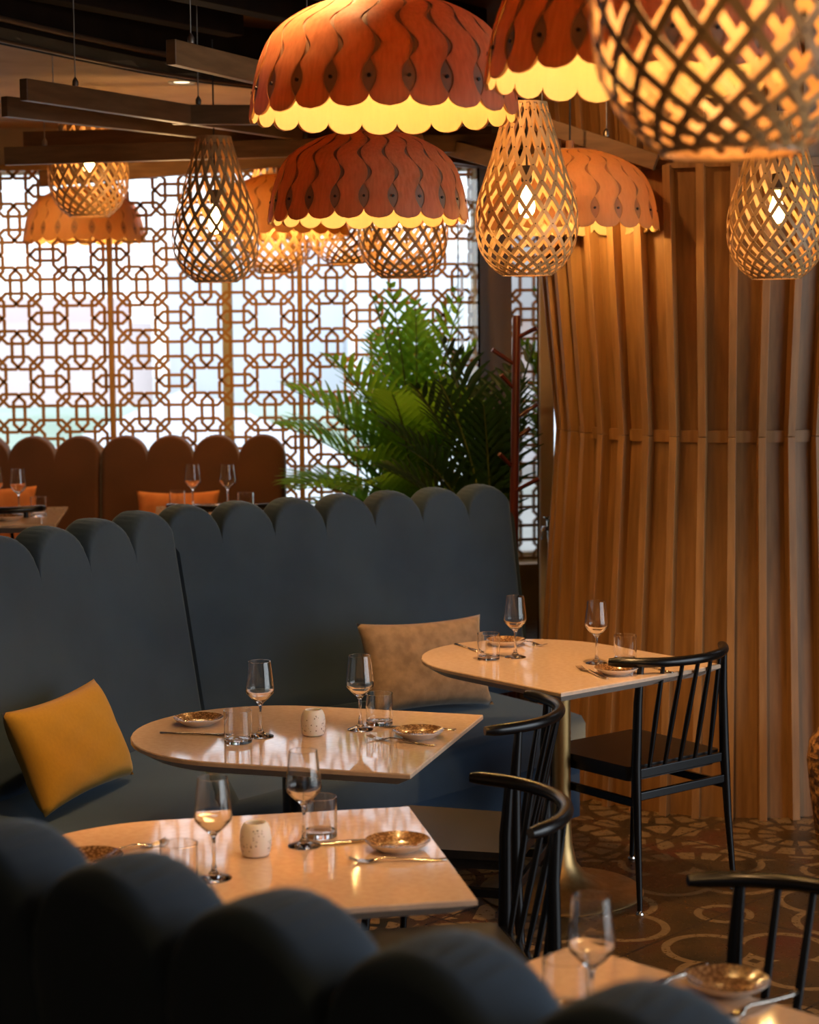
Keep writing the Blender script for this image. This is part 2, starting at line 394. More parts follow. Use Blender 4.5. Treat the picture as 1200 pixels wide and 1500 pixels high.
# greenish clear glass return in front of lattice
a = PY(672, 500, 9.72); c = PY(702, 500, 9.5)
b = MB(); b.beam((a.x, a.y, 1.45), (c.x, c.y, 1.45), .012, 2.4)
b.beam((a.x, a.y, 1.45), (a.x + .008, a.y + .001, 1.45), .02, 2.4, 1)
tag(b.build('window_2', ['glass', 'palewin']), 'clear glass screen with slim edge at the right of the lattice', 'glass panel', kind='structure')

# window behind lattice
w = MB()
xw = PY(333, 450, 10.2).x
for x in (xw, xw - 1.75, xw + 1.35 - .0): w.box((x, 10.2, 1.6), (.055, .06, 2.3))
w.box((-2, 10.2, .55), (5, .08, .08)); w.box((-2, 10.2, ztop + .05), (5, .08, .1))
wf = w.build('window_1', 'palewin', bevel=.004); tag(wf, 'large window with pale frame behind the lattice screen', 'window', kind='structure')

# ------------------------------------------------------------------ lattice screens
u = (PY(440, 464, SY).x - PY(163, 464, SY).x) / 3
xp = PY(163, 464, SY).x
za = PY(300, 464.5, SY).z
def octo(cx, cz, hw, hh, ch, bw, y0, y1, b):
    def ring(e):
        hw2, hh2 = hw + e, hh + e; c2 = ch + e * .586
        P = [(-hw2 + c2, hh2), (hw2 - c2, hh2), (hw2, hh2 - c2), (hw2, -hh2 + c2), (hw2 - c2, -hh2), (-hw2 + c2, -hh2), (-hw2, -hh2 + c2), (-hw2, hh2 - c2)]
        return [(cx + p[0], cz + p[1]) for p in P]
    o, i = ring(bw / 2), ring(-bw / 2)
    vs = [Vector((p[0], y, p[1])) for y in (y0, y1) for L in (o, i) for p in L]
    fs = []
    for k in range(8):
        l = (k + 1) % 8
        fs += [(k, l, 8 + l, 8 + k), (16 + k, 24 + k, 24 + l, 16 + l), (k, 16 + k, 16 + l, l), (8 + k, 8 + l, 24 + l, 24 + k)]
    b.add(vs, fs)
z_hi = ztop; z_lo = .58
bw = .049 * u
names = ['amber timber lattice panel behind the palm, against the bright window', 'amber timber lattice panel between the two slim posts above the rust banquette', 'amber timber lattice panel left of the first slim post, above the rust banquette', 'amber timber lattice panel at the far end of the window, mostly out of sight']
for pi, k0 in enumerate((3, 0, -3, -6)):
    x0 = xp + k0 * u; x1 = x0 + 3 * u
    b = MB()
    x1c = min(x1, .352)
    for i in range(-1, 4):
        for j in range(-5, 5):
            cx = x0 + (i + .5) * u; cz = za + j * u
            e = rnd.uniform(0, .0004)
            octo(cx, cz, .395 * u, .395 * u, .232 * u, bw, SY - .006 - e, SY + .006 + e, b)
            for sx in (-1, 1):
                octo(cx + sx * .148 * u, cz + .5 * u, .237 * u, .302 * u, .125 * u, bw, SY - .0055 - e, SY + .0055 + e, b)
                octo(cx + .5 * u, cz + sx * .148 * u, .302 * u, .237 * u, .125 * u, bw, SY - .005 - e, SY + .005 + e, b)
    o = b.build('lattice_panel', 'screen', fixn=True)
    bm = bmesh.new(); bm.from_mesh(o.data)
    for co, no in (((x0 + .001, 0, 0), (-1, 0, 0)), ((x1c - .001, 0, 0), (1, 0, 0)), ((0, 0, z_hi), (0, 0, 1)), ((0, 0, z_lo), (0, 0, -1))):
        bmesh.ops.bisect_plane(bm, geom=bm.verts[:] + bm.edges[:] + bm.faces[:], plane_co=co, plane_no=no, clear_outer=True)
    bm.to_mesh(o.data); bm.free()
    tag(o, names[pi], 'lattice screen', kind='thing')
for i, k in enumerate((3, 0, -3)):
    b = MB(); b.box((xp + k * u, SY - .012, (z_hi + .3) / 2 + .0), (.026, .05, z_hi - .3))
    tag(b.build('trim_%d' % (5 + i), 'screen', bevel=.003), ['slim timber post between lattice panels left of the palm', 'slim timber post between lattice panels under the pale dome lamp', 'slim timber post between lattice panels at the far left'][i], 'post', kind='structure')
b = MB(); b.box(((xp - 6 * u + .35) / 2, SY, z_hi + .012), (.35 - xp + 6 * u, .05, .03))
tag(b.build('trim_8', 'screen', bevel=.003), 'timber head rail along the top of the lattice screens', 'rail', kind='structure')

# ------------------------------------------------------------------ outdoors
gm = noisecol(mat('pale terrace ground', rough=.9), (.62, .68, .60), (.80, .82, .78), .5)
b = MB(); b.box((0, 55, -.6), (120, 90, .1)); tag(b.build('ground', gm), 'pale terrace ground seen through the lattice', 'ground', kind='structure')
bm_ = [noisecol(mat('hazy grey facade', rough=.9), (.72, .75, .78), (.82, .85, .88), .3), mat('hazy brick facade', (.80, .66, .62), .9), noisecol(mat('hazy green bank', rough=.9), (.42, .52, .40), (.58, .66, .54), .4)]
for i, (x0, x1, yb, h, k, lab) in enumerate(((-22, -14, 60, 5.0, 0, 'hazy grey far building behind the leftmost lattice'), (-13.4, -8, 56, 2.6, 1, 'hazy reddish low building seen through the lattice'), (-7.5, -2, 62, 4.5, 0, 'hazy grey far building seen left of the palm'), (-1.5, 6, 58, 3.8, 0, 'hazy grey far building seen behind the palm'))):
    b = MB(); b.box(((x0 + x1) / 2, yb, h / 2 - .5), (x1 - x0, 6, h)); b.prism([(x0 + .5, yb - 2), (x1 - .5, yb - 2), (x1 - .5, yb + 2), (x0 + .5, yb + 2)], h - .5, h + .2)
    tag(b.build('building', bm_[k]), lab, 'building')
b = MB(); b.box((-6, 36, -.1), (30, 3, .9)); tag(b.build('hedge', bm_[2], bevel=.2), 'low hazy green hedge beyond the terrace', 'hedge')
def parasol():
    t = thing('terrace_parasol', '', 'parasol')
    b = MB(); n = 8; ring = [(1.5 * math.cos(2 * PI * i / n), 1.5 * math.sin(2 * PI * i / n), 1.6) for i in range(n)]
    low = [(p[0], p[1], 1.45) for p in ring]
    b.add([(0, 0, 2.25)] + ring + low, [(0, 1 + i, 1 + (i + 1) % n) for i in range(n)] + [(1 + i, 9 + i, 9 + (i + 1) % n, 1 + (i + 1) % n) for i in range(n)])
    b.build('canopy', 'white_cloth', t, solid=.01)
    b = MB(); b.tube([(0, 0, 0), (0, 0, 2.25)], .03); b.build('pole', 'palewin', t)
    return t
for lab, x, y in (('white terrace parasol seen through the lattice right of the first slim post', -2.0, 17), ('white terrace parasol seen through the leftmost lattice', -5.6, 18.5), ('white terrace parasol seen through the lattice near the palm', 1.6, 19.5)):
    inst('parasol', parasol, lab, (x, y, -.95), .3 * x)

# ------------------------------------------------------------------ slatted column
CX, CYc = PY(1069, 640, 7.55).x, 7.55
def rcol(z): return .686 + .045 * abs(z - ZW) / .6 * (1.25 if z > ZW else .9)
ZW = PY(1000, 641, 6.87).z
ZT = PY(1000, 238, 6.75).z
t = thing('slatted_column', 'huge waisted round column clad in vertical timber boards and fins', 'column', (CX, CYc, 0), kind='structure')
NF = 40
def clad(z0, z1, name, zs=0, mt='col_wood', fin=True):
    b = MB()
    for k in range(NF):
        a0 = 2 * PI * (k + .12) / NF; a1 = 2 * PI * (k + .88) / NF + .02
        rr = [rcol(z) for z in (z0, z1)]
        # flat board between fins
        vs = []
        for z, r in zip((z0, z1), rr):
            for dr in (-.02, 0.0): 
                for a in (a0 - .03, a1 + .01): vs.append(((r - .035 + dr) * math.cos(a), (r - .035 + dr) * math.sin(a), z))
        b.add(vs, [(0, 1, 3, 2), (4, 6, 7, 5), (0, 4, 5, 1), (2, 3, 7, 6), (0, 2, 6, 4), (1, 5, 7, 3)])
    b.build(name, mt, t)
    b = MB()
    for k in range(NF):
        a = 2 * PI * k / NF; hw = .0145
        ca, sa = math.cos(a), math.sin(a); vs = []
        for z in (z0, z1):
            r = rcol(z)
            for rr2 in (r - .06, r + .012):
                for s2 in (-hw, hw): vs.append((rr2 * ca - s2 * sa, rr2 * sa + s2 * ca, z))
        b.add(vs, [(0, 1, 3, 2), (4, 6, 7, 5), (0, 4, 5, 1), (2, 3, 7, 6), (0, 2, 6, 4), (1, 5, 7, 3)])
    b.build(name.replace('boards', 'fins'), 'fin_wood', t, bevel=.0015)
clad(.0, ZW - .001, 'lower_boards'); clad(ZW + .001, ZT, 'upper_boards'); clad(ZT + .02, NZ - .005, 'top_boards')
b = MB(); b.lathe([(.60, ZW - .022), (.662, ZW - .022), (.665, ZW + .022), (.60, ZW + .022)], 80, smooth=False); b.build('waist_band', 'fin_wood', t)
r = rcol(ZT); b = MB(); b.lathe([(r - .1, ZT - .01), (r - .012, ZT - .01), (r - .012, ZT + .02), (r - .1, ZT + .02)], 80, smooth=False); b.build('head_ring', 'col_wood', t)

# ------------------------------------------------------------------ suspended battens
BZ = 2.65
def batten(p, q, lab, h=.075, w=.035, z=None, hang=True):
    p, q = Vector(p), Vector(q)
    ttag = thing('hanging_batten', lab, 'timber batten', p, kind='thing')
    b = MB(); b.beam((0, 0, 0), q - p, w, h); b.build('timber_bar', 'batten', ttag, bevel=.003)
    d = (q - p)
    for f in (.08, .6):
        c = d * f; b = MB(); top = (NZ if (p + c).y < 7.6 else CZ) - (p + c).z
        b.tube([c + Vector((0, 0, h / 2)), c + Vector((0, 0, top))], .0022, 6)
        b.lathe([(.001, h / 2), (.011, h / 2 + .003), (.011, h / 2 + .02), (.004, h / 2 + .032), (.001, h / 2 + .034)], 12, c)
        b.build('suspension_wire', 'wire', ttag)
def bz(px, py, z=BZ): return PZ(px, py, z)
batten(bz(250, 76), bz(560, 150), 'brown timber batten nearest the dark ceiling, running behind the large dome lamp')
batten(bz(34, 131), bz(720, 236), 'long brown timber batten, uppermost of those crossing in front of the left lattice lamp')
batten(bz(6, 156), bz(700, 236), 'long brown timber batten just below the uppermost one at left')
batten(bz(252, 168), bz(730, 170), 'level brown timber batten behind the rim of the large dome lamp')
batten(PY(35, 206, 8.25), PY(720, 188, 8.25), 'brown timber batten sloping up to the right in front of the left lattice lamp')
batten(PY(7, 229, 8.05), PY(740, 208, 8.1), 'brown timber batten, lowest but one, with its cut end near the lattice corner')
q = 2.5
batten(PY(58, 262, 8.9), PY(430, 231, 8.9), 'lowest brown timber batten just above the pale dome lamp')
batten(PY(780, 178, 7.0), PY(962, 238, 6.85), 'light brown timber batten meeting the top of the slatted column', h=.06)
batten(PY(640, 210, 8.3), PY(830, 262, 7.2), 'brown timber batten between the middle dome lamp and the teardrop lamp', h=.07)

# ------------------------------------------------------------------ lattice teardrop lamps
TP = [(0, .087), (.03, .125), (.08, .160), (.14, .177), (.20, .180), (.27, .170), (.36, .140), (.45, .113), (.53, .089), (.60, .070)]
def tr(z):
    n = len(TP)
    for i in range(n - 1):
        if z <= TP[i + 1][0] or i == n - 2:
            z0, r0 = TP[i]; z1, r1 = TP[i + 1]; t = (z - z0) / (z1 - z0)
            rm = TP[i - 1] if i else (z0 - (z1 - z0), r0 - (r1 - r0) * 1.3); rp = TP[i + 2] if i + 2 < n else (z1 + (z1 - z0), r1 + (r1 - r0) * .8)
            m0 = (r1 - rm[1]) / (z1 - rm[0]) * (z1 - z0); m1 = (rp[1] - r0) / (rp[0] - z0) * (z1 - z0)
            return r0 * (2 * t**3 - 3 * t**2 + 1) + m0 * (t**3 - 2 * t**2 + t) + r1 * (-2 * t**3 + 3 * t**2) + m1 * (t**3 - t**2)
def teardrop(cordtop):
    t = thing('teardrop_pendant', '', 'pendant lamp')
    NS = 18; K = 36
    # angle progression so that diamonds are tall near the top, short at the bottom
    zs = [.60 * i / K for i in range(K + 1)]
    ang = [0]
    for i in range(K):
        z = (zs[i] + zs[i + 1]) / 2; r = max(tr(z), .03)
        slope = 1.15 - .50 * sstep(0, .2, z) - .40 * sstep(.2, .5, z)
        ang.append(ang[-1] + slope * (zs[1] - zs[0]) / r * (1 + .3 * (z < .03)))
    for sgn, off in ((1, .0), (-1, .0022)):
        for k in range(NS):
            rows = []
            for i, z in enumerate(zs):
                a = 2 * PI * k / NS + sgn * ang[i]; r = tr(z) + off
                wd = .0062 + .0015 * sstep(.1, .3, z) - .002 * sstep(.4, .6, z)
                p = Vector((r * math.cos(a), r * math.sin(a), z))
                i2 = min(i, K - 1)
                tl = Vector((-math.sin(a), math.cos(a), 0)); dz = zs[i2 + 1] - zs[i2]
                dr = (tr(zs[i2 + 1]) - tr(zs[i2])) / dz; up = Vector((dr * math.cos(a), dr * math.sin(a), 1)).normalized()
                nrm = tl.cross(up).normalized()
                travel = (tl * (sgn * r * (ang[i2 + 1] - ang[i2])) + up * (dz * math.sqrt(1 + dr * dr))).normalized()
                side = nrm.cross(travel).normalized()
                rows.append([p - side * wd - nrm * .0008, p + side * wd - nrm * .0008, p + side * wd + nrm * .0008, p - side * wd + nrm * .0008])
            if k == 0 and sgn == 1: b0 = MB()
            b0.grid(rows, smooth=False, closed=True)
    # end rings
    b0.lathe([(tr(0) - .001, -.002), (tr(0) + .003, -.002), (tr(0) + .004, .003), (tr(0), .003), (tr(0) - .001, -.002)], 48)
    b0.lathe([(.069, .596), (.074, .596), (.073, .602), (.068, .602), (.069, .596)], 32)
    # rivets at crossings
    d0 = 2 * PI / NS
    j = 0
    while True:
        ta = j * d0 / 2
        if ta > ang[-1]: break
        for i in range(K):
            if ang[i] <= ta <= ang[i + 1]:
                z = zs[i] + (zs[i + 1] - zs[i]) * (ta - ang[i]) / (ang[i + 1] - ang[i]); break
        r = tr(z) + .0035
        for k in range(NS):
            a = 2 * PI * (k + (j % 2) * .5) / NS
            c = Vector((r * math.cos(a), r * math.sin(a), z)); n_ = Vector((math.cos(a), math.sin(a), 0)); tl = Vector((-math.sin(a), math.cos(a), 0)); rr = .0027
            vs = [c + tl * (rr * math.cos(q * PI / 3)) + Vector((0, 0, rr * math.sin(q * PI / 3))) for q in range(6)] + [c + n_ * .0018]
            b0.add(vs, [(q, (q + 1) % 6, 6) for q in range(6)], 1)
        j += 1
    b0.build('lattice_shade', ['bamboo', 'rivet'], t, fixn=True)
    b = MB(); b.lathe([(.001, .385), (.018, .383), (.020, .33), (.014, .322), (.001, .322)], 16); hol = b.build('lamp_holder', 'cord', t)
    b = MB(); b.lathe([(.001, .20), (.016, .205), (.027, .222), (.030, .24), (.026, .262), (.016, .29), (.012, .322), (.001, .322)], 20); b.build('bulb', 'bulb_small', hol)
    b = MB(); b.tube([(0, 0, .385), (0, 0, cordtop)], .0035, 8); b.build('cord', 'cord', t)
    return t
for lab, px, py, Y, rz, sc_ in (
    ('bamboo lattice teardrop pendant overlapping the orange dome in front of the slatted column', 772, 403, 6.2, .1, .925),
    ('bamboo lattice teardrop pendant left of the dome lamps, in full view before the window', 317, 413, 7.55, .3, .95),
    ('bamboo lattice teardrop pendant at right, below the blurred one, before the slatted column', 1137, 408, 6.5, .55, .93),
    ('bamboo lattice teardrop pendant before the pale dome lamp, crossed by the battens', 131, 317, 8.65, .2, 1),
    ('bamboo lattice pendant whose lower half shows beneath the middle dome lamp', 591, 407, 7.6, .45, 1),
    ('bamboo lattice pendant bottom showing below the orange dome beside the lone teardrop', 404, 400, 9.35, .6, 1),
    ('farthest bamboo lattice pendant, just its bottom showing under the middle dome lamp', 507, 386, 9.2, .0, 1),
    ('very close blurred bamboo lattice pendant at the top corner above the slatted column', 1072, 224, 2.45, .15, 1)):
    p = PY(px, py, Y)
    o = inst('teardrop', lambda: teardrop(1.0), lab, p, rz); o.scale = (sc_,) * 3

# ------------------------------------------------------------------ dome lamps
DP = [(0, .319), (.018, .319), (.08, .309), (.14, .294), (.20, .266), (.235, .224), (.265, .165), (.285, .10)]
def dlen():
    L = [0]
    for i in range(len(DP) - 1): L.append(L[-1] + math.hypot(DP[i + 1][0] - DP[i][0], DP[i + 1][1] - DP[i][1]))
    return L
DL = dlen()
def dpt(s):
    """position on the profile by arc length, smoothed"""
    def lin(q):
        if q <= 0: return (DP[0][1], q)
        q = min(q, DL[-1])
        for i in range(len(DP) - 1):
            if q <= DL[i + 1]:
                f = (q - DL[i]) / (DL[i + 1] - DL[i]); return (DP[i][1] + f * (DP[i + 1][1] - DP[i][1]), DP[i][0] + f * (DP[i + 1][0] - DP[i][0]))
        return (DP[-1][1], DP[-1][0])
    a = [lin(s + d) for d in (-.03, -.015, 0, .015, .03)]
    if s > DL[-1] - .03: return lin(s)
    return (sum(x[0] for x in a) / 5, sum(x[1] for x in a) / 5)
def dome(shell, inlay, zs_=1):
    t = thing('dome_pendant', '', 'pendant lamp')
    N = 22; dA = 2 * PI / N
    S_eye0, S_eye1 = .030, .106
    def edges(s):
        """right edge of strip k (relative to seam) and left edge of strip k+1 in metres at the surface, scaled"""
        sc_ = max(.35, dpt(s)[0] / .319)
        if s < S_eye0: return 0, 0
        if s < S_eye1:
            x = (s - S_eye0) / (S_eye1 - S_eye0); h = .0165 * math.sin(PI * x) ** .85; return -h, h
        # alternating bulges
        seg = .072; q = (s - S_eye1) / seg; i = int(q); f = q - i
        h = math.sin(PI * f)
        A = .013 * sc_; g = .0135 * sc_ * h ** 1.3
        if i % 2 == 0: return A * h - g * .0, A * h + g     # bulge to the right, crescent right of left strip edge
        return -A * h - g, -A * h
    SN = 44; S1 = DL[-1]; b = MB()
    svals = [S_eye0 * (1 - math.cos(PI / 2 * 0))] + []
    svals = [i / SN * S1 for i in range(SN + 1)]
    svals = sorted(set([x for x in svals if x > S_eye0 + .004] + [S_eye0]))
    for k in range(N):
        rows = []
        def cols(s, lft, rgt, off):
            r, z = dpt(s); row = []
            aL = k * dA + lft / r; aR = (k + 1) * dA + rgt / r
            for c in range(7):
                a = aL + (aR - aL) * c / 6; rr = r + off + .0012 * (c / 6)
                row.append(Vector((rr * math.cos(a), rr * math.sin(a), z)))
            return row
        # scallop bottom, bigger steps
        for f in (0.0, .15, .3, .45, .6, .75, .9):
            hw = math.sqrt(max(0, 1 - (1 - f) ** 2)); s = S_eye0 * f * 1.0
            r, z = dpt(s); W = r * dA / 2 * (1 - hw)
            rows.append(cols(s, W, -W, 0))
        for s in svals:
            rg = edges(s)[0]; lf = edges(s)[1]
            rows.append(cols(s, lf, rg, 0))
        b.grid(rows)
    b.build('veneer_strip_shell', shell, t, solid=.0012, fixn=False)
    # inlays under the seams (dark crescents and eyes), with rivets
    b = MB()
    for k in range(N):
        rows = []
        for i in range(30):
            s = S_eye0 + (S1 - S_eye0 - .002) * i / 29; e = edges(s); r, z = dpt(s); r -= .0014
            rows.append([Vector((r * math.cos(k * dA + x / r), r * math.sin(k * dA + x / r), z)) for x in (e[0] - .004, (e[0] + e[1]) / 2, e[1] + .004)])
        b.grid(rows)
    for k in range(N):
        r, z = dpt((S_eye0 + S_eye1) / 2); a = k * dA; n_ = Vector((math.cos(a), math.sin(a), .1)).normalized(); c = Vector((r * math.cos(a), r * math.sin(a), z))
        b.tube([c - n_ * .004, c + n_ * .003], .0042, 10, 1)
    b.build('seam_inlay', [inlay, 'rivet'], t, fixn=False)
    b = MB()
    for k in range(N):
        rows = []
        for f in (0.0, .08, .2, .35, .5, .7, .9, 1.0):
            hw = math.sqrt(max(0, 1 - (1 - f) ** 2)); r, z = dpt(.001 + S_eye0 * f); r -= .0055; row = []
            for c in range(7):
                a = (k + .5) * dA + (c / 6 - .5) * dA * hw; row.append(Vector((r * math.cos(a), r * math.sin(a), z)))
            rows.append(row)
        for s in [S_eye0 + (S1 - S_eye0) * i / 14 for i in range(1, 15)]:
            r, z = dpt(s); r -= .0055; rows.append([Vector((r * math.cos((k + c / 6) * dA), r * math.sin((k + c / 6) * dA), z)) for c in range(7)])
        b.grid(rows)
    b.build('inner_liner', 'liner', t, solid=.001, fixn=False)
    b = MB(); r0 = dpt(S1)[0]; zt = dpt(S1)[1]
    b.lathe([(r0 - .01, zt - .006), (r0 + .004, zt - .002), (r0 + .002, zt + .004), (.02, zt + .006), (.018, zt), (r0 - .012, zt - .006)], 36)
    b.lathe([(.001, zt + .04), (.014, zt + .038), (.016, zt), (.016, zt - .05), (.001, zt - .052)], 16)
    b.build('top_cap', inlay, t)
    b = MB(); b.lathe([(.001, .10), (.016, .105), (.027, .122), (.030, .14), (.026, .165), (.016, .195), (.012, .225), (.001, .225)], 20); b.build('bulb', 'bulb', t)
    b = MB(); b.tube([(0, 0, zt + .03), (0, 0, zt + .6)], .0035, 8); b.build('cord', 'cord', t)
    return t
def rim_at(px, py, wpx, real=.638):   # rim centre: pixel of rim, apparent width -> distance
    return PY(px, py, real * FPX / wpx)
inst('dome_red', lambda: dome('shell', 'inlay'), 'largest red-brown veneer dome pendant, glowing yellow inside, topmost in the centre', rim_at(563, 178, 389), .05)
inst('dome_red', None, 'red-brown veneer dome pendant hanging just below and behind the largest dome', rim_at(540, 328, 291), .12)
inst('dome_red', None, 'red-brown veneer dome pendant cut by the top edge, behind the blurred lattice pendant', rim_at(941, 124, 455), .2)
inst('dome_pale', lambda: dome('shell_pale', 'inlay_pale'), 'orange veneer dome pendant in front of the slatted column, partly behind the teardrop lamp', rim_at(835, 340, 258), .05)
inst('dome_pale', None, 'small-looking pale orange dome pendant in front of the lattice at far left', rim_at(124, 356, 176), .15)
inst('dome_pale', None, 'orange veneer dome pendant half hidden behind the lone teardrop and the middle dome', rim_at(412, 347, 196), .1)

# ------------------------------------------------------------------ banquettes
def backrest(b, p0, p1, ztop, z0, n, T, lean, nrm, bulge=.012, e=.035, flip=False):
    """scalloped backrest from p0 to p1 (xy, top line of the front face). nrm: unit xy towards the sitter."""
    p0 = Vector(p0).to_2d(); p1 = Vector(p1).to_2d(); L = (p1 - p0).length; d = (p1 - p0) / L; rr = L / n / 2
    nrm = Vector(nrm)
    for k in range(n):
        c = p0 + d * (rr * (2 * k + 1)); rows = []
        M_ = 48
        for i in range(M_ + 1):
            ph = PI * i / M_; uu = -math.cos(ph) * rr * .9995; hh = ztop - rr + math.sin(ph) * rr
            q = math.sqrt(max(0, 1 - (uu / rr) ** 2)); row = []
            H = ztop - z0
            ee = e
            de = min(rr * (2 * k + 1) + uu, L - rr * (2 * k + 1) - uu); de = max(0, min(1, de / .03)); ex = .032 * (1 - math.sqrt(1 - (1 - de) ** 2))
            def pt(dep, z):
                dep = max(dep, ex) if dep < T * .4 else dep
                xy = c + d * uu + nrm * (lean * (ztop - z) / H - dep)
                return Vector((xy.x, xy.y, z))
            for f in (0, .15, .3, .45, .6, .72, .82, .9, .96, 1):
                z = z0 + (hh - ee - z0) * f
                fade = sstep(ztop - .42, ztop - .13, z)
                row.append(pt(-bulge * (q ** .7) * fade, z))
            bl = bulge * (q ** .7)
            rip = .0022 * math.sin(ph * 31 + k) * q
            for a in (20, 40, 60, 75, 90):
                row.append(pt(rip * math.sin(R(a)) + -bl * math.cos(R(a)) + ee * (1 - math.cos(R(a))), hh - ee + ee * math.sin(R(a))))
            row.append(pt(T * .5, hh - rip * 1.6))
            for a in (90, 70, 45, 20):
                row.append(pt(T - ee * (1 - math.cos(R(a))) , hh - ee + ee * math.sin(R(a))))
            for f in (1, .6, .3, 0):
                row.append(pt(T, z0 + (hh - ee - z0) * f))
            rows.append(row)
        b.grid(rows, closed=True)
    # end caps
    for pp, sgn in ((p0, -1), (p1, 1)):
        hh = ztop - rr
        def pe(dep, z):
            xy = pp + d * sgn * (.001) + nrm * (lean * (ztop - z) / (ztop - z0) - dep); return Vector((xy.x, xy.y, z))
        vs = [pe(0, z0), pe(0, hh - .02), pe(.015, hh), pe(T - .015, hh), pe(T, hh - .02), pe(T, z0)]
        b.add(vs, [(0, 1, 2, 3, 4, 5)], smooth=False)
def cushion(b, poly, z0, z1, e=.04):
    n = len(poly); c = Vector((sum(p[0] for p in poly) / n, sum(p[1] for p in poly) / n))
    # insets
    def ins(k):
        out = []
        for i in range(n):
            p = Vector(poly[i]); a = (Vector(poly[i - 1]) - p).normalized(); q = (Vector(poly[(i + 1) % n]) - p).normalized()
            bis = (a + q); 
            s = abs(a.x * q.y - a.y * q.x)
            if s < .05: nn = Vector((-q.y, q.x)); off = nn if (c - p).dot(nn) > 0 else -nn; out.append(p + off * k)
            else:
                o_ = bis / s
                if (c - p).dot(o_) < 0 and True: pass
                out.append(p + o_ * k)
        return out
    rows = []
    for k, z in ((0, z0), (0, z1 - e), (e * .3, z1 - e * .3), (e, z1)):
        rows.append([Vector((p[0], p[1], z)) for p in ins(k)])
    b.grid(rows, closed=True, smooth=True)
    vs = rows[-1]; b.add(vs, [list(range(n))]); b.add(rows[0], [list(range(n))[::-1]])

HT = 1.2
Pc = PZ(240, 744, HT).to_2d(); Pe = PZ(748, 709, HT).to_2d(); Pl = PZ(55, 775, HT).to_2d()
dr_ = (Pe - Pc).normalized(); dl_ = (Pl - Pc).normalized()
nr = Vector((dr_.y, -dr_.x)); nl = Vector((-dl_.y, dl_.x))
if nl.x < 0: nl = -nl
blue = thing('banquette', 'long slate blue velvet banquette with scalloped high back bending around three tables', 'banquette', (0, 0, 0))
b = MB(); backrest(b, Pc, Pe, HT, .40, 7, .13, .13, nr); b.build('backrest', 'velvet', blue, merge=True)
Pl2 = Pc + dl_ * (.27 * 9)
b = MB(); backrest(b, Pl2 + nl * .035, Pc + nl * .035 + dl_ * .0, HT, .40, 9, .13, .13, nl); b.build('backrest', 'velvet', blue, merge=True)
# seat
SD = .66
def off(p, n_, k): return Vector(p) + Vector(n_) * k
def isect(p, d, q, e):
    den = d.x * e.y - d.y * e.x; t_ = ((q.x - p.x) * e.y - (q.y - p.y) * e.x) / den; return p + d * t_
inner = isect(off(Pc, nr, .10), dr_, off(Pc, nl, .10), dl_)
frontc = isect(off(Pc, nr, SD + .13), dr_, off(Pc, nl, SD + .13), dl_)
fR = PZ(858, 1043, .45).to_2d(); SD = (fR - Pc).dot(nr) - .13
SDL = (PZ(335, 1183, .45).to_2d() - Pc).dot(nl)
frontc = PZ(335, 1183, .45).to_2d()
er = dr_ * ((fR - Pc).dot(dr_) - .03)
endR_in = off(Pc, nr, .10) + er + dr_ * .03; endR_f = fR
endL_in = off(Pl2, nl, .10); endL_f = off(Pl2, nl, SDL)
b = MB(); cushion(b, [inner, frontc, endR_f, endR_in], .30, .45); b.build('seat_cushion', 'velvet', blue, bevel=.0)
b = MB(); cushion(b, [inner, endL_in, endL_f, frontc], .30, .449); b.build('seat_cushion', 'velvet', blue)
def ins4(poly, k):
    c = sum((Vector(p) for p in poly), Vector((0, 0))) / len(poly); return [Vector(p) + (c - Vector(p)).normalized() * k for p in poly]
b = MB(); b.prism([inner, frontc - (nr + nl).normalized() * .02, endR_f - nr * .02 - dr_ * .01, endR_in - dr_ * .01], .07, .30)
b.prism([inner, endL_in, endL_f - nl * .02, frontc - (nr + nl).normalized() * .02], .07, .299); b.build('base', 'velvet', blue)
b = MB(); b.prism([inner, frontc - (nr + nl).normalized() * .1, endR_f - nr * .1 - dr_ * .05, endR_in - dr_ * .05], 0, .07)
b.prism([inner, endL_in, endL_f - nl * .1, frontc - (nr + nl).normalized() * .1], 0, .069); b.build('plinth', 'black', blue)

# near banquette (seen from behind)
n0 = PZ(24, 1205, HT).to_2d(); n1 = PZ(970, 1450, HT).to_2d()
dn = (n1 - n0).normalized(); nn = Vector((-dn.y, dn.x))
if nn.y < 0: nn = -nn
N0 = n0 - dn * (.235 * 3.5) - nn * .09; N1 = N0 + dn * (.235 * 11)
near = thing('banquette', 'closest slate blue velvet banquette, seen from behind along the bottom edge', 'banquette', (0, 0, 0))
b = MB(); backrest(b, N0 + nn * .13, N1 + nn * .13, HT, .40, 11, .13, .10, nn, bulge=.012, e=.03); b.build('backrest', 'velvet', near, merge=True)
b = MB(); cushion(b, [N0 + nn * .25, N0 + nn * .62, N1 + nn * .62, N1 + nn * .25], .30, .45); b.build('seat_cushion', 'velvet', near)
b = MB(); b.prism([N0 + nn * .0, N0 + nn * .58, N1 + nn * .58, N1 + nn * .0], 0.0, .398); b.build('base', 'velvet', near)

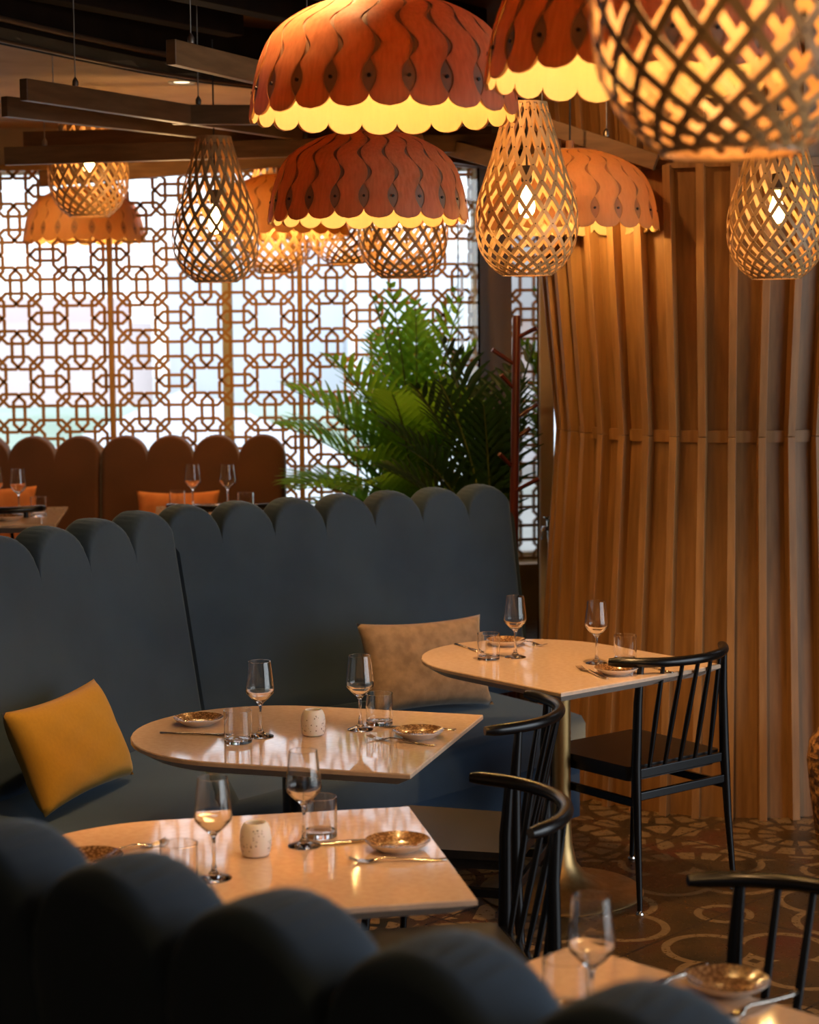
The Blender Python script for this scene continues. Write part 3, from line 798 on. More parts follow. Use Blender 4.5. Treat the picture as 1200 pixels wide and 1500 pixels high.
# rust banquette at window
RT = PLAT + 1.04; RY = 9.3
q0 = PZ(418, 637, RT); RY = q0.y
pit = (PY(350, 640, RY).x - PY(80, 640, RY).x) / 4
xr = PY(417, 640, RY).x
rust = thing('banquette', 'rust brown velvet banquette with scalloped back below the lattice window', 'banquette', (0, 0, 0))
for (k0, k1) in ((0, 4), (4, 10)):
    b = MB(); backrest(b, (xr - pit * k1, RY), (xr - pit * k0, RY), RT, PLAT + .40, k1 - k0, .12, .1, (0, -1), bulge=.004, e=.018)
    b.build('backrest', 'rust', rust, merge=True)
b = MB(); b.box((xr - pit * 5, RY - .36, PLAT + .375), (pit * 10, .60, .15)); b.build('seat_cushion', 'rust', rust, bevel=.03)
b = MB(); b.box((xr - pit * 5, RY - .33, PLAT + .15), (pit * 10 - .04, .5, .30)); b.build('base', 'rust', rust)

# ------------------------------------------------------------------ pillows
def pillow(name, label, w, h, th_, mt, Mx, group=None):
    b = MB(); rows1 = []; rows2 = []; n = 26; r2 = random.Random(len(label))
    for i in range(n + 1):
        a = -1 + 2 * i / n; A, B_ = [], []
        for j in range(n + 1):
            c = -1 + 2 * j / n
            edge = (1 - a ** 4) * (1 - c ** 4)
            th2 = th_ / 2 * max(0, edge) ** .55 * (1 + .02 * math.sin(5 * a + 2) * math.sin(4 * c))
            pinch = 1 - .10 * (1 - abs(a) ** 2) * abs(c) ** 6; pinch2 = 1 - .08 * (1 - abs(c) ** 2) * abs(a) ** 6
            x = a * w / 2 * pinch2; z = c * h / 2 * pinch
            wr = .0015 * math.sin(9 * a + 6 * c) + .001 * math.sin(14 * c - 7 * a)
            A.append(Vector((x, -th2 + wr * edge, z))); B_.append(Vector((x, th2 + wr * edge, z)))
        rows1.append(A); rows2.append(B_)
    b.grid(rows1); b.grid(rows2)
    o = b.build(name, mt, merge=True); o.matrix_world = Mx
    tag(o, label, 'pillow', group)
    return o
def place_pillow(name, label, w, h, t_, mt, bl, br, lean, up=None, roll=0):
    """bl, br: bottom corners (xyz). lean: how far the top leans (m) away along nrm"""
    bl, br = Vector(bl), Vector(br); x = (br - bl).normalized(); side = x.cross(Vector((0, 0, 1))).normalized()  # towards viewer side
    z = (Vector((0, 0, math.cos(lean))) - side * math.sin(lean)).normalized(); z = (z - x * z.dot(x)).normalized(); y = z.cross(x)
    Mx = Matrix((x, y, z)).transposed().to_4x4(); Mx = Mx @ Matrix.Rotation(roll, 4, 'Y')
    Mx.translation = (bl + br) / 2 + z * (h / 2) + Vector((0, 0, 0))
    return pillow(name, label, w, h, t_, mt, Mx)
a = PZ(66, 1198, .47); c = PZ(196, 1134, .47)
place_pillow('pillow', 'mustard yellow linen pillow leaning on the left part of the blue banquette', (c - a).length * 1.0, .315, .13, 'mustard', a, c, R(24))
a = PZ(552, 1052, .46); c = PZ(716, 1029, .47)
place_pillow('pillow', 'mottled beige pillow leaning on the blue banquette between two tables', .50, .33, .12, 'beige', a, c, R(18), roll=R(2))
a = PY(200, 757, RY - .2); c = PY(322, 752, RY - .2)
place_pillow('pillow', 'orange pillow on the rust banquette behind the table with two wine glasses', (c - a).length, .30, .12, 'orange_fab', (a.x, RY - .26, PLAT + .49), (c.x, RY - .26, PLAT + .49), R(15))
place_pillow('pillow', 'orange pillow on the rust banquette behind the table cut by the left edge', .5, .34, .12, 'orange_fab', (PY(-70, 700, RY).x, RY - .26, PLAT + .48), (PY(52, 700, RY).x, RY - .26, PLAT + .48), R(15))

# ------------------------------------------------------------------ tables
TH = .75
def dtable(w=.70, L=.86, corner=.02):
    """local frame: straight edge at +x (x=0), round end towards -x; origin mid of straight edge, z floor"""
    r = w / 2; P = []
    P.append((0, -r)); P.append((0, r))
    for i in range(0, 25):
        a = PI / 2 + PI * i / 24
        P.append((-(L - r) + math.cos(a) * r, math.sin(a) * r))
    return P
def make_table(label, A, B, zf=0, L=.86, ped='brass', off_=.42, group=None):
    """A = back corner, B = front corner of the straight edge"""
    A, B = Vector(A), Vector(B); mid = (A + B) / 2; w = (A - B).length
    d = (A - B).normalized(); ax = Vector((d.y, -d.x, 0))   # outward (towards chair)
    rz = math.atan2(ax.y, ax.x)
    t = thing('dining_table', label, 'table', (mid.x, mid.y, zf), rz, group)
    P = dtable(w, L); n = len(P)
    b = MB()
    def ring(k, z):
        out = []; c = Vector((-L / 2, 0))
        for (x, y) in P:
            rr_ = w / 2
            cx_ = -(L - rr_)
            if x < cx_ + 1e-6:
                v = Vector((x - cx_, y)); v = v * ((rr_ - k) / rr_); out.append(Vector((cx_ + v.x, v.y, z)))
            else: out.append(Vector((x - k, y * (rr_ - k) / rr_, z)))
        return out
    Ht = TH
    rows = [ring(.002, Ht), ring(0, Ht - .003), ring(0, Ht - .012), ring(.045, Ht - .038)]
    b.add(rows[0], [list(range(n))], 0)
    for i in range(3):
        vs = rows[i] + rows[i + 1]; b.add(vs, [(j, n + j, n + (j + 1) % n, (j + 1) % n) for j in range(n)], 0 if i < 2 else 1)
    b.add(rows[-1], [list(range(n))[::-1]], 1)
    b.build('tabletop', ['quartz', 'quartz_edge'], t)
    b = MB()
    if ped == 'brass':
        b.lathe([(.001, 0), (.262, 0), (.265, .006), (.258, .012), (.20, .020), (.13, .034), (.08, .060), (.05, .10), (.036, .16), (.031, .24), (.030, .36), (.030, Ht - .05), (.09, Ht - .045), (.09, Ht - .039), (.001, Ht - .039)], 48, (-off_, 0, 0))
        b.build('pedestal', 'brass', t)
    else:
        b.lathe([(.001, 0), (.24, 0), (.24, .01), (.05, .02), (.038, .03), (.038, Ht - .05), (.1, Ht - .045), (.1, Ht - .039), (.001, Ht - .039)], 40, (-off_, 0, 0))
        b.build('pedestal', 'black', t)
    return t
A1 = PZ(708, 1047, TH); B1 = PZ(601, 1134, TH)
make_table('D-shaped cream table in the middle, round end toward the mustard pillow', A1, B1, ped='black')
A2 = PZ(600, 1181, TH); B2 = PZ(700, 1317, TH)
make_table('D-shaped cream table with bright reflections, just beyond the closest blue banquette', A2, B2, ped='black', L=.9)
A3 = PZ(1056, 973, TH); B3 = PZ(822, 1015, TH)
make_table('D-shaped cream table on a brass tulip base beside the slatted column', A3, B3, ped='brass', off_=.36)
c4 = PZ(842, 1383, TH); e4 = PZ(1195, 1487, TH); d4 = (e4 - c4).normalized()
make_table('cream table at the bottom corner, cut by the picture edge, with blurred glasses', c4, c4 + d4 * .72, ped='brass')
PT = PLAT + TH
c5 = PZ(100, 742, PT); e5 = PZ(82, 767, PT)
make_table('cream table at the left edge in front of the rust banquette', PZ(100, 742, PT), PZ(82, 768, PT), zf=PLAT, L=1.1, ped='black')
g0 = PZ(228, 742, PT)
b = thing('dining_table', 'cream table behind the blue banquette, in front of the rust banquette\'s orange pillow', 'table', (g0.x + .40, g0.y - .25, PLAT))
q_ = MB(); q_.prism([(-.40, .27), (-.32, -.38), (.42, -.38), (.42, .27)], TH - .03, TH); q_.build('tabletop', 'quartz', b, bevel=.004)
q_ = MB(); q_.lathe([(.001, 0), (.24, 0), (.24, .01), (.04, .03), (.035, .6), (.035, TH - .032), (.001, TH - .032)], 32); q_.build('pedestal', 'black', b)

# ------------------------------------------------------------------ chairs
def make_chair():
    t = thing('spindle_chair', '', 'chair')
    SZ = .455
    Rr = .293; ya = -.285
    def arc(x): return ya + (Rr - math.sqrt(max(0, Rr * Rr - x * x)))
    ZR = .785
    LEG = {}
    # rail: arc with thickened tapering
    pts = []; rs = []
    A0 = math.asin(.25 / Rr) ; n = 28
    for i in range(n + 1):
        a = -A0 + 2 * A0 * i / n
        pts.append((Rr * math.sin(a), ya + Rr * (1 - math.cos(a)), ZR + .012 * (abs(a) / A0) ** 2 * 0))
        e_ = min(i, n - i); rs.append(.0155 if e_ > 1 else (.0145 if e_ == 1 else .011))
    b = MB(); b.tube(pts, rs, 14); b.build('top_rail', 'black', t)
    for s in (-1, 1):
        xt = s * .185
        b = MB(); b.tube([(s * .212, -.245, .015), (s * .203, -.225, .25), (s * .198, -.212, SZ), (s * .190, arc(.19) + .004, .66), (xt, arc(.185), ZR)], [.0085, .0125, .0165, .0145, .0105], 12); LEG[(s, -1)] = b.build('leg', 'black', t)
        b = MB(); b.tube([(s * .205, .215, .015), (s * .198, .195, .25), (s * .19, .18, SZ - .03)], [.0085, .0125, .016], 12); LEG[(s, 1)] = b.build('leg', 'black', t)
        b = MB(); b.beam((s * .20, -.215, .345), (s * .197, .19, .345), .016, .026); b.build('side_stretcher', 'black', t, bevel=.003)
    b = MB(); b.beam((-.20, -.215, .365), (.20, -.215, .365), .016, .026); b.build('rear_stretcher', 'black', t, bevel=.003)
    b = MB(); b.beam((-.20, -.206, SZ - .02), (.20, -.206, SZ - .02), .02, .03); b.build('rear_crossbar', 'black', t, bevel=.003)
    for i in range(5):
        xt = -.125 + .0625 * i; xb = xt * 1.08
        b = MB(); b.tube([(xb, -.206, SZ - .01), (xb * .97, -.206 + (arc(xt) + .206) * .45, .60), (xt, arc(xt), ZR)], [.0065, .0088, .0065], 8); b.build('spindle', 'black', t)
    # seat: slab with rounded front corners and slight dish
    P = []
    for cx_, cy_, a0 in ((.18, .175, 0), (-.18, .175, 90), (-.185, -.17, 180), (.185, -.17, 270)):
        for k in range(6):
            a = R(a0 + 18 * k); rr = .035 if cy_ > 0 else .02; P.append((cx_ + rr * math.cos(a), cy_ + rr * math.sin(a)))
    b = MB(); b.prism(P, SZ - .022, SZ); b.prism([(x * .94, y * .94) for x, y in P], SZ - .05, SZ - .022)
    b.build('seat', 'black_seat', t, bevel=.004)
    for sx, sy, x in ((-1, -1, .213), (1, -1, .213), (-1, 1, .206), (1, 1, .206)):
        y = -.246 if sy < 0 else .216
        b = MB(); b.lathe([(.001, 0), (.012, 0), (.014, .004), (.012, .010), (.006, .013), (.006, .02), (.001, .02)], 14, (sx * x, y, 0)); b.build('foot_glide', 'chrome', LEG[(sx, sy)])
    return t
def chair_at(label, origin2, facing, zf=0):
    f = Vector(facing).to_2d().normalized(); rz = math.atan2(f.y, f.x) - PI / 2
    return inst('chair', make_chair, label, (origin2[0], origin2[1], zf), rz)
def from_rail(label, pn, pf, zf=0, backy=-.285 + .140, flip=1):
    a = PZ(*pn, .785 + zf).to_2d(); c = PZ(*pf, .785 + zf).to_2d(); mid = (a + c) / 2; d = (c - a).normalized()
    f = Vector((-d.y, d.x)) * flip
    o = mid - f * backy
    return chair_at(label, o, f, zf)
# A: from rear feet
ra = PZ(941, 1340, 0).to_2d(); rb = PZ(1072, 1304, 0).to_2d(); d = (rb - ra).normalized(); f = Vector((-d.y, d.x)); mid = (ra + rb) / 2
chair_at('black spindle-back chair fully in view at the brass-based table beside the slatted column', mid + f * .245, f)
from_rail('black spindle-back chair at the middle table, behind the chair of the bright table', (709, 1072), (772, 1016))
from_rail('black spindle-back chair at the bright table, curved rail catching brown reflections', (774, 1218), (692, 1141))
rl = PZ(1008, 1290, .785).to_2d()
fd = Vector((d4.y, -d4.x)); fd = -fd if fd.y > 0 else fd; sd = Vector((-fd.y, fd.x))   # left->right of picture
if sd.x < 0: sd = -sd
chair_at('black spindle-back chair cut by the right edge, beyond the bottom corner table', rl + sd * .25 + fd * .145, fd)
p = PZ(75, 742, PLAT + .785); chair_at('black spindle-back chair cut by the left edge at the far cream table', (p.x - .25, p.y - .0 + .1), (.1, 1), PLAT + .0)
p = PZ(248, 740, PLAT + .785); chair_at('black spindle-back chair showing only its top rail behind the blue banquette', (p.x + .25, p.y + .1), (0, 1), PLAT + .0)

# ------------------------------------------------------------------ tableware
def wine_glass():
    b = MB()
    prof = [(.0, .0), (.034, .0), (.0345, .0015), (.028, .004), (.012, .009), (.0055, .018), (.0036, .035), (.0034, .065), (.0042, .082), (.009, .090), (.022, .101), (.0355, .116), (.0375, .122), (.0368, .132), (.0330, .165), (.0292, .200),
            (.0280, .200), (.0318, .165), (.0355, .133), (.0360, .123), (.0340, .1185), (.0210, .1035), (.008, .0935), (.0, .0915)]
    b.lathe(prof, 40)
    return tag(b.build('wine_glass', 'glass', fixn=False), '', 'wine glass')
def tumbler():
    b = MB(); b.lathe([(.0, 0), (.034, 0), (.036, .002), (.0365, .085), (.0345, .085), (.0340, .014), (.030, .011), (.0, .010)], 40)
    return tag(b.build('tumbler', 'glass', fixn=False), '', 'glass')
def plate():
    b = MB(); prof = [(.001, .0), (.040, .0), (.043, .003), (.060, .012), (.0675, .019), (.0675, .0205), (.058, .0155), (.045, .009), (.038, .0065), (.001, .006)]
    b.lathe(prof, 44, mis=[1, 1, 1, 1, 1, 0, 0, 0, 0])
    return tag(b.build('side_plate', ['plate', 'plate_under'], merge=True), '', 'plate')
def votive():
    t = thing('candle_holder', '', 'candle holder')
    b = MB(); prof = [(.001, 0), (.022, 0), (.028, .004), (.0315, .018), (.0325, .036), (.0305, .054), (.026, .065), (.021, .069), (.0185, .067), (.018, .060), (.024, .050), (.026, .03), (.02, .01), (.001, .008)]
    b.lathe(prof, 40); b.build('vessel', 'ceramic', t, merge=True)
    b = MB(); r3 = random.Random(4)
    def rv(z):
        for i in range(1, 7):
            if z <= prof[i + 1][1]: f = (z - prof[i][1]) / max(1e-6, prof[i + 1][1] - prof[i][1]); return prof[i][0] + f * (prof[i + 1][0] - prof[i][0])
        return .02
    for k in range(80):
        a = r3.uniform(0, 2 * PI); z = .034 + .014 * math.sin(a * 3) + r3.gauss(0, .009); z = max(.012, min(.058, z)); rr = r3.choice((.0009, .0012, .0016)); r = rv(z) + .0002
        c = Vector((r * math.cos(a), r * math.sin(a), z)); tl = Vector((-math.sin(a), math.cos(a), 0))
        b.add([c + tl * rr * math.cos(q * PI / 4) + Vector((0, 0, rr * math.sin(q * PI / 4))) for q in range(8)] + [c + Vector((math.cos(a), math.sin(a), 0)) * .0004], [(q, (q + 1) % 8, 8) for q in range(8)])
    b.build('perforation', 'hole', t)['kind'] = 'stuff'
    return t
def strip(b, L, th_=.0022):
    """L: list of (x, halfwidth, z)"""
    vs = []
    for x, w, z in L: vs += [(x, -w, z), (x, w, z), (x, w * .8, z + th_), (x, -w * .8, z + th_)]
    n = len(L); fs = [(i * 4 + j, i * 4 + (j + 1) % 4, (i + 1) * 4 + (j + 1) % 4, (i + 1) * 4 + j) for i in range(n - 1) for j in range(4)]
    b.add(vs, fs + [(3, 2, 1, 0), tuple(range((n - 1) * 4, n * 4))], smooth=True)
def fork():
    b = MB(); strip(b, [(-.10, .0015, .002), (-.098, .007, .001), (-.08, .008, 0), (-.03, .0055, .003), (.02, .003, .008), (.035, .004, .007), (.045, .010, .004), (.062, .0115, .001)])
    for k in range(4):
        y = -.0092 + k * .0061; n = [(.060, 0.0019, .001), (.08, .0017, .003), (.095, .0012, .008), (.098, .0006, .009)]
        vs = []
        for x, w, z in n: vs += [(x, y - w, z), (x, y + w, z), (x, y + w, z + .002), (x, y - w, z + .002)]
        b.add(vs, [(i * 4 + j, i * 4 + (j + 1) % 4, (i + 1) * 4 + (j + 1) % 4, (i + 1) * 4 + j) for i in range(3) for j in range(4)] + [(3, 2, 1, 0), (12, 13, 14, 15)])
    return tag(b.build('fork', 'steel'), '', 'fork')
def knife():
    b = MB(); strip(b, [(-.105, .003, .001), (-.102, .008, 0), (-.06, .0075, 0), (-.01, .005, .001), (.0, .0045, .001), (.01, .008, .001), (.06, .0095, .001), (.09, .0075, .001), (.103, .002, .001)], .0035)
    return tag(b.build('knife', 'steel'), '', 'knife')
def put(kind, label, px, py, z=TH, rz=None, end=None, group=None):
    p = PZ(px, py, z)
    if end is not None:  # px,py = handle end, end = other end
        q = PZ(end[0], end[1], z); d = q - p; p = (p + q) / 2; rz = math.atan2(d.y, d.x)
    mk = {'wine_glass': wine_glass, 'tumbler': tumbler, 'plate': plate, 'votive': votive, 'fork': fork, 'knife': knife}[kind]
    o = inst(kind, mk, label, (p.x, p.y, z + .0003), rz if rz is not None else rnd.uniform(0, 6), group); return o
# table 1
put('wine_glass', 'empty wine glass left on the middle table, beside the tumbler nearest the mustard pillow', 382, 1079)
put('wine_glass', 'empty wine glass right on the middle table, in front of the beige pillow', 528, 1069)
put('tumbler', 'clear tumbler left on the middle table, next to the side plate and knife', 349, 1088)
put('tumbler', 'clear tumbler right on the middle table, in front of the beige pillow', 556, 1061)
put('votive', 'white perforated candle holder in the centre of the middle table', 459, 1077)
put('plate', 'brown-glazed side plate at the round end of the middle table', 291, 1061)
put('plate', 'brown-glazed side plate near the straight edge of the middle table', 613, 1080)
put('knife', 'knife beside the plate at the round end of the middle table', 247, 1075, end=(334, 1078))
put('knife', 'knife lying behind the side plate near the straight edge of the middle table', 664, 1070, end=(560, 1066))
put('fork', 'fork lying before the side plate near the straight edge of the middle table', 638, 1093, end=(539, 1082))
# table 2
put('wine_glass', 'empty wine glass between tumbler and candle holder on the bright table', 314, 1287)
put('wine_glass', 'empty wine glass standing right of the candle holder on the bright table, overlapping a tumbler', 446, 1239)
put('tumbler', 'blurred tumbler on the bright table just above the closest banquette', 263, 1299)
put('tumbler', 'clear tumbler on the far side of the bright table, behind the wine glass', 469, 1225)
put('votive', 'white perforated candle holder in the centre of the bright table', 375, 1253)
put('plate', 'brown-glazed side plate near the straight edge of the bright table', 583, 1244)
put('plate', 'brown-glazed side plate at the round end of the bright table, half hidden', 131, 1267)
put('knife', 'knife lying behind the side plate on the bright table', 586, 1228, end=(476, 1238))
put('fork', 'fork lying before the side plate near the straight edge of the bright table', 646, 1260, end=(518, 1264))
put('fork', 'fork at the round end of the bright table beside the half hidden plate', 150, 1252, end=(214, 1241))
# table 3
put('wine_glass', 'empty wine glass on the brass-based table, left one, against the dark mirror', 755, 963)
put('wine_glass', 'empty wine glass on the brass-based table, right one, against the timber column', 874, 972)
put('tumbler', 'clear tumbler at the round end of the brass-based table', 716, 966)
put('tumbler', 'clear tumbler on the brass-based table behind the rail of the chair', 916, 969)
put('plate', 'side plate on the far side of the brass-based table, behind the left wine glass', 741, 945)
put('plate', 'side plate on the brass-based table, partly behind the chair rail', 903, 987)
put('fork', 'fork beyond the left wine glass on the brass-based table', 757, 940, end=(784, 945))
put('knife', 'dark-looking knife at the round end of the brass-based table', 673, 946, end=(703, 956))
put('fork', 'fork before the plate on the brass-based table, in front of the chair rail', 899, 999, end=(838, 976))
put('knife', 'knife beside the plate behind the chair rail on the brass-based table', 975, 984, end=(935, 974))
# table 4
o = put('wine_glass', 'blurred empty wine glass on the bottom corner table', 867, 1499)
put('tumbler', 'blurred tumbler left of the wine glass on the bottom corner table', 829, 1483)
put('plate', 'blurred side plate on the bottom corner table', 1066, 1451)
put('knife', 'blurred knife on the far edge of the bottom corner table', 1010, 1424, end=(945, 1450))
put('fork', 'blurred fork right of the plate on the bottom corner table', 1145, 1462, end=(1075, 1490))
# far tables
put('wine_glass', 'far wine glass on the table before the orange pillow, left of the pair', 283, 744, PT)
put('wine_glass', 'far wine glass on the table before the orange pillow, right of the pair', 334, 744, PT)
put('tumbler', 'far tumbler on the table before the orange pillow, left of both wine glasses', 260, 746, PT)
put('tumbler', 'far tumbler on the table before the orange pillow, right of both wine glasses', 360, 749, PT)
put('plate', 'far side plate between the wine glasses of the table before the orange pillow', 303, 746, PT)
put('wine_glass', 'far wine glass on the table at the left edge', 28, 752, PT)
put('wine_glass', 'far wine glass cut by the left picture edge', -6, 750, PT)
put('tumbler', 'far tumbler on the table at the left edge, right of the wine glass', 57, 756, PT)
put('plate', 'far side plate on the table at the left edge', 12, 762, PT)

# ------------------------------------------------------------------ plants
def frond(b, base, az, el, L, droop, nl, ll, width, twist=0, start=.32, mi=0):
    base = Vector(base); h = Vector((math.cos(az), math.sin(az), 0)); pts = []; N = 18
    p = base.copy(); e = el
    for i in range(N + 1):
        pts.append(p.copy()); dr = h * math.cos(e) + Vector((0, 0, math.sin(e))); p = p + dr * (L / N); e -= droop / N * (.4 + 1.2 * i / N)
    b.tube(pts, [.006 * (1 - .75 * i / N) + .0008 for i in range(N + 1)], 6, 1)
    def at(f):
        q = f * N; i = min(int(q), N - 1); return pts[i].lerp(pts[i + 1], q - i), (pts[i + 1] - pts[i]).normalized()
    for k in range(nl):
        f = start + (1 - start) * k / (nl - 1) * .985; c, tn = at(f)
        s_ = tn.cross(Vector((0, 0, 1))).normalized(); up = s_.cross(tn)
        lk_ = ll * math.sin(PI * (.18 + .80 * (f - start) / (1 - start))) ** .7 * rnd.uniform(.88, 1.08)
        for sg in (-1, 1):
            sweep = R(28 + 28 * (1 - f)) ; dirn = (tn * math.sin(PI / 2 - R(38) - (1 - f) * .35) + s_ * sg * math.cos(PI / 2 - R(38) - (1 - f) * .35) + up * .30).normalized()
            wv = dirn.cross(up).normalized() ; wv = (wv + up * .25 * sg).normalized()
            M2 = 6; rows = []; q = c.copy(); dd = dirn.copy()
            for j in range(M2 + 1):
                x = j / M2; wd = width * min(1, .25 + x * 3.2) * max(.03, (1 - x)) ** .62
                fold = up * (wd * .35)
                rows.append([q - wv * wd + fold, q, q + wv * wd + fold]); q = q + dd * (lk_ / M2); dd = (dd + Vector((0, 0, -.05 - .02 * j))).normalized()
            b.add([v for r_ in rows for v in r_], [(j * 3 + a_, j * 3 + a_ + 1, j * 3 + a_ + 4, j * 3 + a_ + 3) for j in range(M2) for a_ in (0, 1)], mi, True)
def palm(label, loc, specs, leaf, potmat, poth, potr):
    t = thing('potted_palm', label, 'plant', loc)
    for s in specs:
        b = MB(); frond(b, *s); b.build('frond', [leaf, 'stalk'], t, fixn=False)
    b = MB(); b.lathe([(.001, 0), (potr * .75, 0), (potr, poth), (potr * .93, poth), (potr * .9, poth - .04), (.001, poth - .04)], 32, mis=[0, 0, 0, 0, 0]); b.build('planter', potmat, t)
    b = MB()
    for k in range(5):
        a = k * 1.3; b.tube([(.05 * math.cos(a), .05 * math.sin(a), poth - .06), (.03 * math.cos(a), .03 * math.sin(a), poth + .35)], [.016, .010], 8)
    b.build('stem', 'stalk', t)
    return t
p1 = PY(612, 700, 9.25)
S = []
B0 = (0, 0, .40)
# (base, azimuth, elevation, length, droop, leaflet pairs, leaflet length, half width)
for az, el, L, dr_o, ll in ((183, 68, .98, 1.1, .30), (196, 74, 1.1, 1.0, .30), (172, 58, .78, 1.3, .27), (225, 80, 1.15, .85, .28), (262, 74, 1.08, 1.0, .28), (300, 76, 1.05, .9, .26), (350, 85, 1.1, .5, .24),
                          (90, 85, 1.30, .4, .20), (120, 80, 1.2, .5, .20), (240, 86, 1.36, .3, .17), (30, 87, 1.34, .3, .17), (240, 60, .85, 1.4, .28), (186, 48, .62, 1.1, .22), (285, 58, .80, 1.3, .26), (320, 86, 1.30, .4, .18), (215, 54, .86, 1.2, .27), (0, 85, 1.1, .5, .22), (200, 82, 1.0, .6, .26), (160, 78, .95, .9, .26), (230, 70, .75, 1.0, .26), (300, 84, .9, .5, .24), (140, 84, 1.15, .5, .22), (270, 86, 1.2, .3, .2), (185, 82, .8, 1.0, .26), (345, 80, .75, .5, .22), (250, 82, .9, .8, .26), (210, 86, 1.3, .3, .17)):
    S.append((B0, R(az + rnd.uniform(-5, 5)), R(el), L * 1.03, dr_o, 16, ll * 1.25, .0185))
palm('bright green potted palm in front of the lattice window behind the blue banquette', (p1.x, p1.y, PLAT), S, 'leaf', 'terracotta', .38, .19)
p2 = PY(738, 700, 8.2); S = []
for az, el, L, dr_o, ll in ((150, 80, 1.1, .7, .28), (190, 76, 1.0, .9, .28), (215, 74, .9, .9, .26), (262, 82, 1.0, .6, .26), (310, 86, 1.05, .4, .22), (120, 84, 1.2, .4, .24), (200, 85, 1.25, .35, .24), (20, 86, 1.2, .3, .22), (170, 68, .85, 1.0, .26), (60, 87, 1.1, .3, .22), (230, 82, 1.1, .6, .24), (330, 86, .85, .4, .22)):
    S.append((B0, R(az + rnd.uniform(-6, 6)), R(el), L * .92, dr_o, 15, ll * 1.1, .018))
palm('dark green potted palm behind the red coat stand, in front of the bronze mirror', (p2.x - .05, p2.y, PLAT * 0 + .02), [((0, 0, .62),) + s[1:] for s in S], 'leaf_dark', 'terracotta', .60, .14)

# ------------------------------------------------------------------ coat stand, wine bucket, wicker vase
ps = PY(757, 462, 7.68); pb = PY(748, 740, 7.68)
t = thing('coat_stand', 'red mahogany coat stand with slanted pegs beside the dark palm', 'coat stand', (pb.x, 7.68, 0))
b = MB(); zt = ps.z; dx = ps.x - pb.x
b.tube([(-.0, 0, .02), (dx * .55, 0, 1.1), (dx, 0, zt - .01), (dx, 0, zt)], [.019, .018, .0165, .014], 14); b.build('pole', 'redwood', t)
for sx, y0, y1, x1 in ((1, 497, 480, 786), (-1, 533, 512, 721), (-1, 568, 549, 734), (1, 615, 593, 788), (1, 646, 627, 777), (-1, 683, 664, 731), (1, 722, 700, 789)):
    a = PY(754 - (y0 - 462) * .02, y0, 7.68); c = PY(x1, y1, 7.68); o_ = Vector((pb.x, 7.68, 0))
    yo = rnd.uniform(-.05, .05)
    b = MB(); b.tube([a - o_, c - o_ + Vector((0, yo, 0))], [.008, .0095], 10); b.build('peg', 'redwood', t)
b = MB()
for k in range(3):
    a = k * 2 * PI / 3 + .5; b.tube([(0, 0, .30), (.12 * math.cos(a), .12 * math.sin(a), .12), (.17 * math.cos(a), .17 * math.sin(a), .01)], .011, 8)
b.build('base_feet', 'redwood', t)

bp = PY(823, 833, 8.05)
t = thing('wine_bucket_stand', 'chrome wine bucket on a stand peeping out left of the slatted column', 'wine bucket', (bp.x, bp.y, 0))
zb = bp.z; b = MB(); b.lathe([(.001, zb), (.052, zb), (.060, zb + .006), (.060, zb + .035), (.056, zb + .037), (.066, zb + .21), (.078, zb + .222), (.078, zb + .228), (.062, zb + .224), (.052, zb + .04), (.001, zb + .01)], 36); b.build('bucket', 'chrome', t)
b = MB(); b.tube([(0, 0, 0.02), (0, 0, zb)], .011, 10); b.lathe([(.001, 0), (.13, 0), (.13, .012), (.02, .03), (.001, .03)], 32); b.build('stand', 'chrome', t)
b = MB(); ring = [(-.085 + .0 * q, .022 * math.cos(q * PI / 6), zb + .15 + .022 * math.sin(q * PI / 6)) for q in range(13)]
b.tube(ring, .0035, 8, caps=False); b.lathe([(.001, -.012), (.012, -.008), (.012, .008), (.001, .012)], 12, (-.074, 0, zb + .175)); b.build('ring_handle', 'chrome', t)

wp = PZ(1222, 1235, 0)
t = thing('wicker_vase', 'tall brown wicker floor vase cut by the right edge beside the column', 'vase', (wp.x, wp.y - .0, 0))
b = MB(); b.lathe([(.001, 0), (.055, 0), (.062, .02), (.085, .18), (.098, .30), (.090, .37), (.060, .41), (.05, .43), (.04, .42), (.05, .40), (.001, .40)], 36); b.build('vessel', 'wicker', t)
b = MB()
for k in range(9): b.lathe([(0.06 + k * .004, .03 + k * .035), (.066 + k * .004, .036 + k * .035), (.06 + k * .004, .042 + k * .035)], 36)
b.build('woven_band', 'wicker', t)

# ------------------------------------------------------------------ ceiling downlights
for px, py, lab in ((266, 120, 'small round recessed downlight in the tan ceiling above the battens'),):
    p = PZ(px, py, CZ)
    t = thing('downlight', lab, 'downlight', (p.x, p.y, CZ))
    b = MB(); b.lathe([(.035, -.002), (.055, -.006), (.06, 0), (.035, 0), (.035, -.002)], 28); b.build('trim_ring', 'palewin', t)
    b = MB(); b.lathe([(.001, -.001), (.034, -.001)], 24); b.build('lens', 'downlight', t)

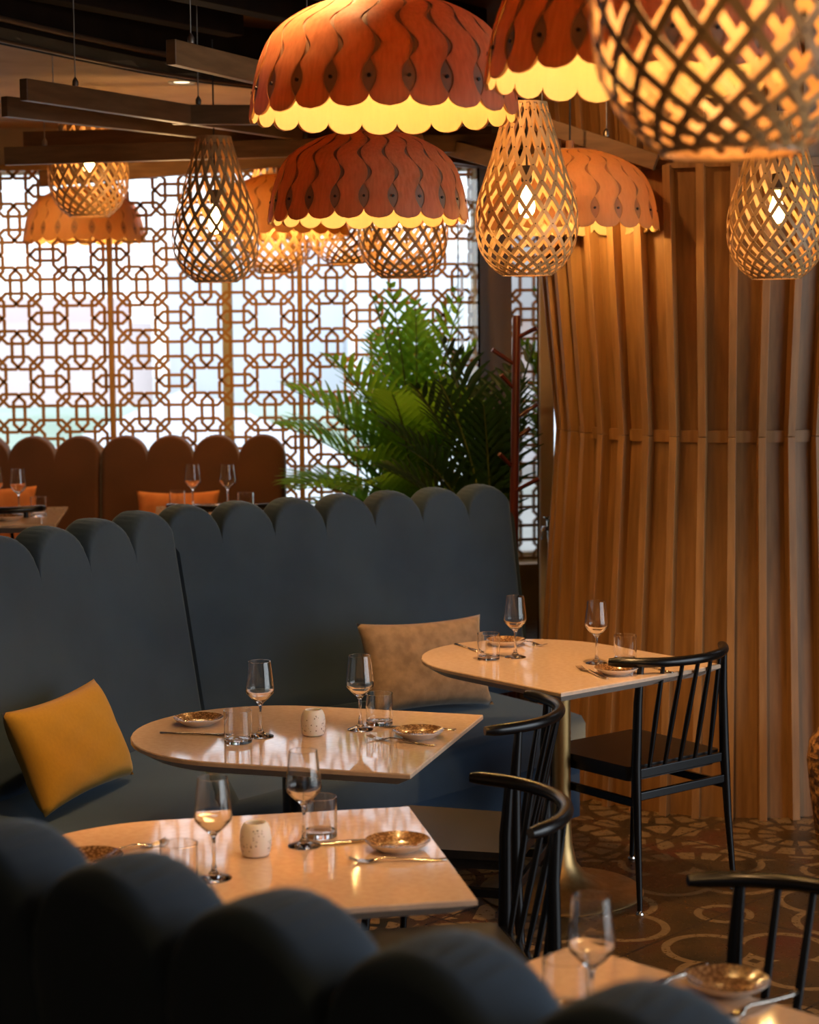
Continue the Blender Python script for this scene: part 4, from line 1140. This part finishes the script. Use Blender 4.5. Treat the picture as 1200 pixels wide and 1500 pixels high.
# ------------------------------------------------------------------ lights
def light(kind, name, loc, power, col, size=.1, target=None, **kw):
    l = bpy.data.lights.new(name, kind); l.energy = power; l.color = col
    if kind == 'AREA': l.shape = 'RECTANGLE'; l.size, l.size_y = size
    else: l.shadow_soft_size = size
    for k, v in kw.items(): setattr(l, k, v)
    o = bpy.data.objects.new(name, l); COL.objects.link(o); o.location = loc
    if target is not None:
        d = Vector(target) - Vector(loc); o.rotation_euler = d.to_track_quat('-Z', 'Y').to_euler()
    return o
WARM = (1, .57, .21)
light('AREA', 'window_daylight', (4.95, 2.8, 1.6), 68, (.84, .92, 1.0), (4.6, 2.2), (0, 4.6, 1.0))
def spot(x, y, z, tx, ty, p, ang=60): light('SPOT', 'ceiling_spot', (x, y, z), p, (1, .55, .22), .05, (tx, ty, .7), spot_size=R(ang), spot_blend=.6)
spot(-.2, 4.4, 3.05, -.3, 4.9, 200); spot(-.2, 3.3, 3.05, -.2, 3.8, 52); spot(.6, 5.3, 3.05, .55, 5.9, 200); spot(.5, 2.3, 3.05, .4, 2.9, 90)
light('SPOT', 'column_fill', (.1, 5.9, 3.0), 42, (1, .50, .17), .05, (1.0, 7.2, 1.7), spot_size=R(80), spot_blend=.8)  # added warm spot that brightens the column, standing in for pendant light
for x in (-3.1, -2.0, -.9, .1): light('SPOT', 'window_wash', (x, 9.15, CZ - .02), 26, (1, .58, .20), .04, (x, 9.75, 1.5), spot_size=R(95), spot_blend=.7)
light('POINT', 'near_warm_fill', (1.3, .6, 2.5), 30, WARM, .15)  # warm fill added out of view to brighten the nearest lattice pendant
light('POINT', 'far_lamp_glow', (-1.0, 8.3, 2.3), 8, WARM, .12)

# ------------------------------------------------------------------ world
w = bpy.data.worlds.new('world'); sc.world = w; w.use_nodes = True
nt = w.node_tree; bg = nt.nodes['Background']
tc = nt.nodes.new('ShaderNodeTexCoord'); sp = nt.nodes.new('ShaderNodeSeparateXYZ'); cr = nt.nodes.new('ShaderNodeValToRGB')
nt.links.new(tc.outputs['Generated'], sp.inputs[0]); nt.links.new(sp.outputs[2], cr.inputs[0]); nt.links.new(cr.outputs[0], bg.inputs[0])
cr.color_ramp.elements[0].color = (.72, .80, .84, 1); cr.color_ramp.elements[0].position = 0
cr.color_ramp.elements[1].color = (.72, .82, 1.0, 1); cr.color_ramp.elements[1].position = .5
bg.inputs[1].default_value = 2.2

vs_ = sc.view_settings; vs_.view_transform = 'Standard'; vs_.look = 'None'; vs_.gamma = 1; vs_.use_curve_mapping = False; vs_.exposure = 0
sc.cycles.use_denoising = True
try: sc.cycles.denoiser = 'OPENIMAGEDENOISE'
except Exception: pass
sc.cycles.max_bounces = 12; sc.cycles.transmission_bounces = 12; sc.cycles.transparent_max_bounces = 16
sc.cycles.sample_clamp_indirect = 6
sc.cycles.caustics_reflective = False
